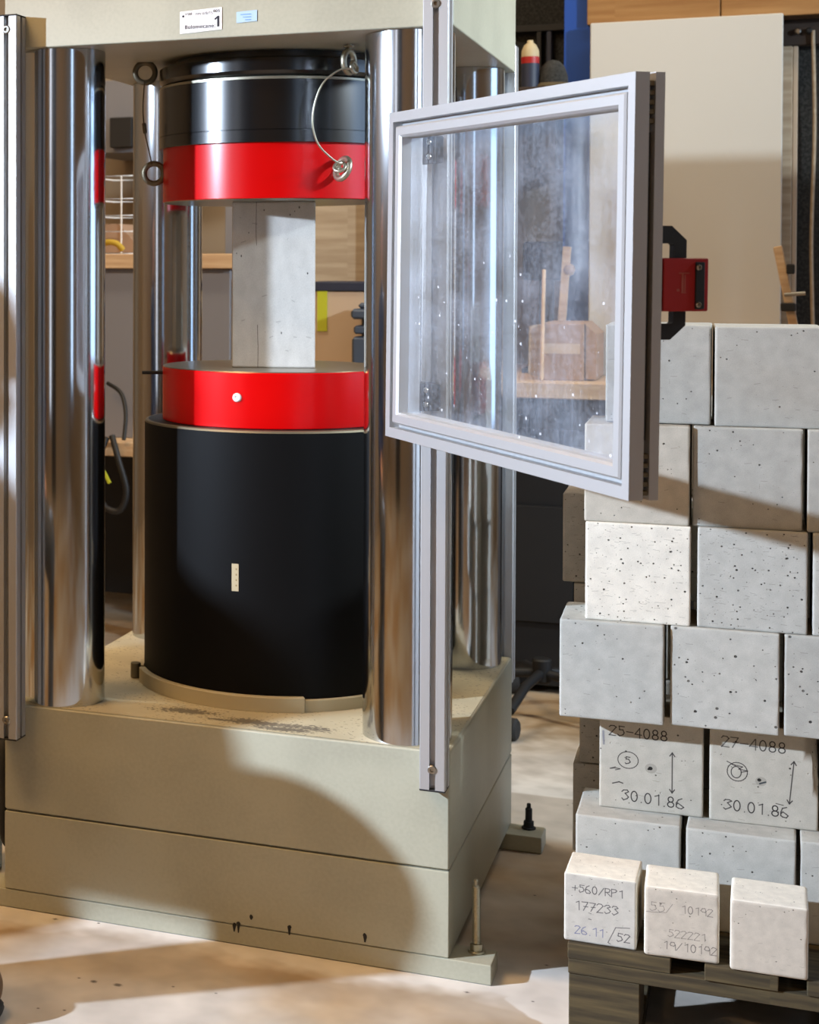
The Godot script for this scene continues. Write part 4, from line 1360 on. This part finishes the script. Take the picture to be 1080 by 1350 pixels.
func left_side() -> void:
	# low table with grey cabinet, seen between the left columns
	var t := thing("low_table", "low dark table with a pale top, behind the left columns", "table", Vector3(-1.3, 0, -2.2))
	bx(t, "table_top", Vector3(-1.80, 0.600, -2.65), Vector3(-0.95, 0.640, -1.78), M.pine)
	for x in [-1.76, -0.99]:
		for z in [-2.6, -1.84]:
			bx(t, "leg", Vector3(x - 0.025, 0, z - 0.025), Vector3(x + 0.025, 0.6, z + 0.025), M.dark_wood)
	bx(t, "modesty_panel", Vector3(-1.78, 0.05, -2.62), Vector3(-0.97, 0.598, -2.60), M.black)
	t = thing("grey_cabinet", "grey steel cabinet with a wooden top, standing on the low table", "cabinet", Vector3(-1.25, 0.64, -2.1))
	bx(t, "carcass", Vector3(-1.55, 0.640, -2.35), Vector3(-0.985, 1.128, -1.9), M.grey_panel)
	bx(t, "wooden_top", Vector3(-1.57, 1.128, -2.37), Vector3(-0.965, 1.170, -1.88), M.pine)
	bx(t, "side_strip", Vector3(-0.985, 0.70, -1.93), Vector3(-0.972, 1.10, -1.91), M.beige)
	# wire rack with things
	t = thing("wire_rack", "light wire basket rack standing on the grey cabinet", "rack", Vector3(-1.35, 1.17, -2.05))
	for y in [1.172, 1.237, 1.284, 1.333, 1.40]:
		var st := mb()
		tube(st, [Vector3(-1.46, y, -2.0), Vector3(-1.29, y, -2.0), Vector3(-1.29, y, -2.25), Vector3(-1.46, y, -2.25)], 0.0022, 6, true)
		obj("wire", st, M.white, t)
	for x in [-1.46, -1.40, -1.345, -1.29]:
		var st := mb()
		tube(st, [Vector3(x, 1.172, -2.0), Vector3(x, 1.40, -2.0)], 0.0022, 6)
		obj("wire", st, M.white, t)
	var st := mb()
	extrude(st, PackedVector2Array([Vector2(-1.41, 1.175), Vector2(-1.305, 1.175), Vector2(-1.31, 1.20), Vector2(-1.365, 1.26), Vector2(-1.41, 1.26)]), -2.2, -2.03)
	single("paper_bag", st, M.card, "tan paper bag slumped inside the wire rack", "bag")
	st = mb()
	tube(st, curve([Vector3(-1.385, 1.20, -1.93), Vector3(-1.36, 1.212, -1.92), Vector3(-1.33, 1.208, -1.92), Vector3(-1.315, 1.190, -1.93)]), 0.009)
	var y1 := single("yellow_strap", st, mat(Color(0.68, 0.56, 0.14), 0.7), "yellow strap lying in front of the paper bag", "strap")
	y1.position.y -= 0.008
	t = thing("wall_box", "black box fixed below a blue-grey panel, behind the upper left column", "box", Vector3(-1.43, 1.5, -2.5))
	bx(t, "panel", Vector3(-1.66, 1.500, -2.895), Vector3(-1.40, 1.735, -2.48), M.grey_panel)
	bx(t, "black_unit", Vector3(-1.545, 1.515, -2.478), Vector3(-1.470, 1.612, -2.44), M.black)
	# cables hanging from the low table
	st = mb()
	tube(st, curve([Vector3(-1.335, 0.80, -1.86), Vector3(-1.28, 0.775, -1.82), Vector3(-1.255, 0.72, -1.79), Vector3(-1.25, 0.65, -1.76)]), 0.006)
	single("black_cable", st, M.black, "thin black cable drooping in front of the grey cabinet", "cable")
	t = thing("hose_coil", "dark hose loop with a yellow tag hanging from the low table's edge", "hose", Vector3(-1.29, 0.6, -1.74))
	st = mb()
	tube(st, curve([Vector3(-1.30, 0.655, -1.76), Vector3(-1.315, 0.60, -1.74), Vector3(-1.325, 0.53, -1.74), Vector3(-1.30, 0.465, -1.74), Vector3(-1.255, 0.455, -1.74), Vector3(-1.235, 0.51, -1.74), Vector3(-1.26, 0.60, -1.74), Vector3(-1.285, 0.66, -1.76)]), 0.009)
	obj("hose", st, M.black, t)
	st = mb(); box(st, Vector3.ZERO, Vector3(0.009, 0.055, 0.006), 0.001, Transform3D(Basis(Vector3(0, 0, 1), 0.5), Vector3(-1.292, 0.555, -1.725)))
	obj("yellow_tag", st, M.tape, t)
	# hydraulic hose and pale canister beside the base's left end
	st = mb(); tube(st, curve([Vector3(-0.875, 0.012, -0.5), Vector3(-0.868, 0.05, -0.2), Vector3(-0.856, 0.10, -0.05), Vector3(-0.855, 0.20, -0.03), Vector3(-0.862, 0.30, -0.06), Vector3(-0.875, 0.42, -0.3)]), 0.010)
	single("hydraulic_hose", st, M.rubber, "black hydraulic hose rising past the base's left end", "hose")
	st = mb()
	lathe(st, [Vector2(0, 0), Vector2(0.05, 0), Vector2(0.055, 0.006), Vector2(0.055, 0.12), Vector2(0.045, 0.145), Vector2(0.02, 0.155), Vector2(0.02, 0.18), Vector2(0, 0.182)], 28, Transform3D(Basis(), Vector3(-0.975, 0, -0.16)))
	single("canister", st, M.pale_blue, "pale blue canister on the floor at the base's left end", "canister")
	person()

# ------------------------------------------------------------------ kneeling person, left of the frame; a boot toe reaches into the picture
class Field:
	var lo: Vector3
	var cell: float
	var n: Vector3i
	var f := PackedFloat32Array()
	func _init(a: Vector3, b: Vector3, c: float) -> void:
		lo = a
		cell = c
		n = Vector3i(((b - a) / c).ceil()) + Vector3i.ONE
		f.resize(n.x * n.y * n.z)
		f.fill(0.08)
	func bone(a: Vector3, b: Vector3, ra: float, rb: float, k := 0.03) -> void:
		var R := maxf(ra, rb) + 0.08
		var mn := (Vector3(minf(a.x, b.x), minf(a.y, b.y), minf(a.z, b.z)) - Vector3.ONE * R - lo) / cell
		var mx := (Vector3(maxf(a.x, b.x), maxf(a.y, b.y), maxf(a.z, b.z)) + Vector3.ONE * R - lo) / cell
		var ab := b - a
		var l2 := maxf(ab.length_squared(), 1e-9)
		for z in range(maxi(int(mn.z), 0), mini(int(mx.z) + 1, n.z)):
			for y in range(maxi(int(mn.y), 0), mini(int(mx.y) + 1, n.y)):
				for x in range(maxi(int(mn.x), 0), mini(int(mx.x) + 1, n.x)):
					var p := lo + Vector3(x, y, z) * cell
					var t := clampf((p - a).dot(ab) / l2, 0, 1)
					var d := p.distance_to(a + ab * t) - lerpf(ra, rb, t)
					var i := (z * n.y + y) * n.x + x
					var o := f[i]
					var h := maxf(k - absf(d - o), 0.0) / k
					f[i] = minf(d, o) - h * h * k * 0.25
	func cut_below(y0: float) -> void:
		for z in n.z:
			for y in n.y:
				for x in n.x:
					var i := (z * n.y + y) * n.x + x
					f[i] = maxf(f[i], y0 - (lo.y + y * cell))
	func mesh(st: SurfaceTool) -> void:
		var ids := {}
		var pts := PackedVector3Array()
		var nr := PackedVector3Array()
		var sx := 1
		var sy := n.x
		var sz := n.x * n.y
		for z in n.z - 1:
			for y in n.y - 1:
				for x in n.x - 1:
					var i := z * sz + y * sy + x
					var v := [f[i], f[i + sx], f[i + sy], f[i + sx + sy], f[i + sz], f[i + sx + sz], f[i + sy + sz], f[i + sx + sy + sz]]
					var neg := 0
					for q in v:
						if q < 0: neg += 1
					if neg == 0 or neg == 8: continue
					var s := Vector3.ZERO
					var c := 0
					for e in [[0, 1], [2, 3], [4, 5], [6, 7], [0, 2], [1, 3], [4, 6], [5, 7], [0, 4], [1, 5], [2, 6], [3, 7]]:
						var a: float = v[e[0]]
						var b: float = v[e[1]]
						if (a < 0) != (b < 0):
							var t := a / (a - b)
							var pa := Vector3(e[0] & 1, (e[0] >> 1) & 1, e[0] >> 2)
							var pb := Vector3(e[1] & 1, (e[1] >> 1) & 1, e[1] >> 2)
							s += pa.lerp(pb, t)
							c += 1
					ids[i] = pts.size()
					pts.append(lo + (Vector3(x, y, z) + s / c) * cell)
					nr.append(Vector3(v[1] + v[3] + v[5] + v[7] - v[0] - v[2] - v[4] - v[6], v[2] + v[3] + v[6] + v[7] - v[0] - v[1] - v[4] - v[5], v[4] + v[5] + v[6] + v[7] - v[0] - v[1] - v[2] - v[3]).normalized())
		for i in ids:
			for d in [[sx, sy, sz], [sy, sz, sx], [sz, sx, sy]]:
				var j: int = i + d[0]
				if (f[i] < 0) == (f[j] < 0): continue
				var q := [i, i - d[1], i - d[1] - d[2], i - d[2]]
				if not (ids.has(q[1]) and ids.has(q[2]) and ids.has(q[3])): continue
				for w in [[0, 1, 2], [0, 2, 3]]:
					var A: int = ids[q[w[0]]]
					var B: int = ids[q[w[1]]]
					var C: int = ids[q[w[2]]]
					var g := (pts[B] - pts[A]).cross(pts[C] - pts[A])
					if g.dot(nr[A] + nr[B] + nr[C]) > 0.0:
						var tmp := B; B = C; C = tmp
					for k in [A, B, C]:
						st.set_normal(nr[k])
						st.add_vertex(pts[k])

func person() -> void:
	var o := Node3D.new()
	var base := Vector3(-1.30, 0, 0.62)
	var head := Vector3(-1.475, 1.215, 0.62)
	var hip := [Vector3(-1.37, 0.596, 0.54), Vector3(-1.485, 0.54, 0.68)]
	var knee := [Vector3(-0.890, 0.546, 0.50), Vector3(-1.53, 0.085, 0.71)]
	var ankle := [Vector3(-0.930, 0.115, 0.50), Vector3(-1.97, 0.115, 0.73)]
	var toe := [Vector3(-0.705, 0.040, 0.428), Vector3(-2.05, 0.048, 0.73)]
	var heel := [Vector3(-0.970, 0.045, 0.510), Vector3(-2.07, 0.16, 0.73)]
	var sh := [Vector3(-1.475, 0.99, 0.45), Vector3(-1.475, 0.99, 0.79)]
	var elbow := [Vector3(-1.42, 0.745, 0.43), Vector3(-1.60, 0.86, 0.85)]
	var wrist := [Vector3(-1.235, 0.690, 0.51), Vector3(-1.38, 0.83, 0.755)]
	# body: one skin surface, mostly under the clothes
	var F := Field.new(Vector3(-2.10, -0.02, 0.27), Vector3(-0.62, 1.2, 0.98), 0.013)
	body_bones(F, hip, knee, ankle, sh, elbow, wrist, 0.0)
	F.bone(Vector3(-1.475, 1.0, 0.62), Vector3(-1.48, 1.11, 0.62), 0.052, 0.050)
	var st := mb()
	F.mesh(st)
	# head on a finer grid
	F = Field.new(head + Vector3(-0.15, -0.17, -0.12), head + Vector3(0.16, 0.17, 0.12), 0.0045)
	F.bone(head + Vector3(-0.02, 0.03, 0), head + Vector3(0.015, 0.035, 0), 0.082, 0.074)
	F.bone(head + Vector3(0.02, -0.03, 0), head + Vector3(0.055, -0.075, 0), 0.058, 0.032)
	F.bone(head + Vector3(-0.02, -0.15, 0), head + Vector3(-0.01, -0.05, 0), 0.050, 0.052)
	F.bone(head + Vector3(0.088, 0.0, 0), head + Vector3(0.106, -0.028, 0), 0.008, 0.013, 0.015)
	for s in [-1, 1]:
		F.bone(head + Vector3(0.078, 0.014, s * 0.014), head + Vector3(0.072, 0.014, s * 0.045), 0.010, 0.008, 0.012)
		F.bone(head + Vector3(0.0, 0.005, s * 0.079), head + Vector3(-0.006, -0.035, s * 0.077), 0.013, 0.009, 0.012)
	F.bone(head + Vector3(0.084, -0.052, -0.018), head + Vector3(0.084, -0.052, 0.018), 0.007, 0.007, 0.008)
	F.bone(head + Vector3(0.080, -0.064, -0.014), head + Vector3(0.080, -0.064, 0.014), 0.007, 0.007, 0.008)
	F.mesh(st)
	# hands resting on the thighs
	for k in 2:
		var w: Vector3 = wrist[k]
		var fw := Vector3(0.96, -0.18, 0.12 * (1 - 2 * k)).normalized()
		var sd := Vector3(0, 0, 1.0 if k == 0 else -1.0)       # towards the thumb
		F = Field.new(w + Vector3(-0.05, -0.09, -0.10), w + Vector3(0.22, 0.07, 0.10), 0.005)
		F.bone(w - fw * 0.03, w + fw * 0.02, 0.030, 0.030)
		for q in 4:
			var s := (q - 1.5) * 0.019
			var kn := w + fw * (0.085 - 0.006 * absf(q - 1.3)) + sd * s
			F.bone(w + fw * 0.02 + sd * s * 0.6, kn, 0.018, 0.0115, 0.02)
			var len := [0.050, 0.066, 0.072, 0.060][q] as float
			var p1 := kn + fw * len * 0.5 + Vector3(0, -0.004, 0)
			var p2 := p1 + fw * len * 0.4 + Vector3(0, -0.020, 0)
			F.bone(kn, p1, 0.0100, 0.0090, 0.006)
			F.bone(p1, p2, 0.0090, 0.0075, 0.006)
		F.bone(w + fw * 0.015 + sd * 0.02, w + fw * 0.055 + sd * 0.048, 0.016, 0.011, 0.012)
		F.bone(w + fw * 0.055 + sd * 0.048, w + fw * 0.090 + sd * 0.052 + Vector3(0, -0.008, 0), 0.0105, 0.0085, 0.006)
		F.mesh(st)
	o = obj("person", st, mat(Color(0.78, 0.56, 0.44), 0.6))
	tag(o, "person kneeling at the far left, of whom only a brown boot toe reaches into view", "person")
	# hair
	F = Field.new(head + Vector3(-0.16, -0.12, -0.13), head + Vector3(0.14, 0.17, 0.13), 0.007)
	F.bone(head + Vector3(-0.035, 0.045, 0), head + Vector3(0.008, 0.055, 0), 0.084, 0.074)
	F.bone(head + Vector3(-0.055, -0.03, 0), head + Vector3(-0.04, 0.03, 0), 0.062, 0.075)
	st = mb(); F.mesh(st)
	obj("hair", st, mat(Color(0.20, 0.14, 0.10), 0.7), o, true)
	# eyes
	st = mb()
	for s in [-1, 1]:
		lathe(st, [Vector2(0, -0.011), Vector2(0.008, -0.008), Vector2(0.011, 0), Vector2(0.008, 0.008), Vector2(0, 0.011)], 14, Transform3D(Basis(), head + Vector3(0.072, 0.0, s * 0.031)), true)
	obj("eyes", st, mat(Color(0.25, 0.22, 0.2), 0.2), o, true)
	# jacket
	F = Field.new(Vector3(-1.76, 0.40, 0.27), Vector3(-1.05, 1.15, 0.98), 0.013)
	F.bone(Vector3(-1.53, 0.68, 0.62), Vector3(-1.338, 0.80, 0.62), 0.112, 0.145)
	F.bone(Vector3(-1.47, 0.72, 0.57), Vector3(-1.475, 0.91, 0.54), 0.122, 0.120, 0.05)
	F.bone(Vector3(-1.50, 0.75, 0.67), Vector3(-1.475, 0.91, 0.70), 0.122, 0.120, 0.05)
	F.bone(Vector3(-1.53, 0.68, 0.62), Vector3(-1.485, 0.95, 0.62), 0.125, 0.122, 0.05)
	F.bone(sh[0], sh[1], 0.073, 0.073, 0.05)
	F.bone(Vector3(-1.475, 1.02, 0.62), Vector3(-1.475, 1.055, 0.62), 0.068, 0.064, 0.04)
	for k in 2:
		F.bone(sh[k], elbow[k], 0.070, 0.060)
		F.bone(elbow[k], (wrist[k] as Vector3).lerp(elbow[k], 0.08), 0.058, 0.045)
	st = mb(); F.mesh(st)
	obj("jacket", st, mat(Color(0.16, 0.20, 0.30), 0.85), o, true)
	# trousers
	F = Field.new(Vector3(-2.10, -0.02, 0.34), Vector3(-0.74, 0.80, 0.98), 0.013)
	F.bone(hip[0] + Vector3(-0.08, 0, 0), hip[1] + Vector3(-0.02, 0.03, 0), 0.090, 0.095)
	for k in 2:
		F.bone(hip[k], knee[k], 0.082, 0.080)
		F.bone(knee[k], ankle[k] + (Vector3(0, 0.05, 0) if k == 0 else Vector3.ZERO), 0.080, 0.076 if k == 0 else 0.06)
	st = mb(); F.mesh(st)
	obj("trousers", st, mat(Color(0.30, 0.29, 0.28), 0.9), o, true)
	# boots
	for k in 2:
		var front := (ankle[k] as Vector3)
		F = Field.new(front + Vector3(-0.16, -0.13, -0.16), front + Vector3(0.36, 0.12, 0.12), 0.006)
		if k == 0:
			F.bone(front + Vector3(0, 0.06, 0), front + Vector3(0, -0.02, 0), 0.060, 0.056)
			F.bone(front, (toe[k] as Vector3).lerp(heel[k], 0.4) + Vector3(0, 0.03, 0), 0.05, 0.04)
		else:
			F.bone(front + Vector3(0.05, 0, 0), front, 0.060, 0.056)
		F.bone(heel[k], (toe[k] as Vector3).lerp(heel[k], 0.35), 0.042, 0.050)
		F.bone((toe[k] as Vector3).lerp(heel[k], 0.35), toe[k] + Vector3(0, 0.006, 0), 0.052, 0.047)
		F.cut_below(0.016 if k == 0 else 0.002)
		st = mb(); F.mesh(st)
		var bt := obj("boot", st, mat(Color(0.34, 0.24, 0.15), 0.5), o, true)
		if k == 1: continue
		F = Field.new(front + Vector3(-0.12, -0.13, -0.16), front + Vector3(0.36, -0.06, 0.12), 0.006)
		F.bone(heel[k] + Vector3(0, -0.015, 0), (toe[k] as Vector3).lerp(heel[k], 0.35) + Vector3(0, -0.015, 0), 0.044, 0.054)
		F.bone((toe[k] as Vector3).lerp(heel[k], 0.35) + Vector3(0, -0.015, 0), toe[k] + Vector3(0, -0.012, 0), 0.054, 0.051)
		F.cut_below(0.001)
		for i in F.f.size():
			var yy := F.lo.y + ((i / F.n.x) % F.n.y) * F.cell
			F.f[i] = maxf(F.f[i], yy - 0.020)
		st = mb(); F.mesh(st)
		obj("sole", st, M.rubber, bt, true)

func body_bones(F: Field, hip: Array, knee: Array, ankle: Array, sh: Array, elbow: Array, wrist: Array, g: float) -> void:
	F.bone(hip[0] + Vector3(-0.08, 0, 0), hip[1] + Vector3(-0.02, 0.03, 0), 0.08 + g, 0.08 + g)
	F.bone(Vector3(-1.51, 0.64, 0.62), Vector3(-1.475, 0.93, 0.62), 0.098 + g, 0.098 + g, 0.05)
	F.bone(sh[0], sh[1], 0.055 + g, 0.055 + g, 0.05)
	for k in 2:
		F.bone(hip[k], knee[k], 0.070 + g, 0.056 + g)
		F.bone(knee[k], ankle[k], 0.054 + g, 0.040 + g)
		F.bone(sh[k], elbow[k], 0.050 + g, 0.040 + g)
		F.bone(elbow[k], wrist[k], 0.040 + g, 0.029 + g)
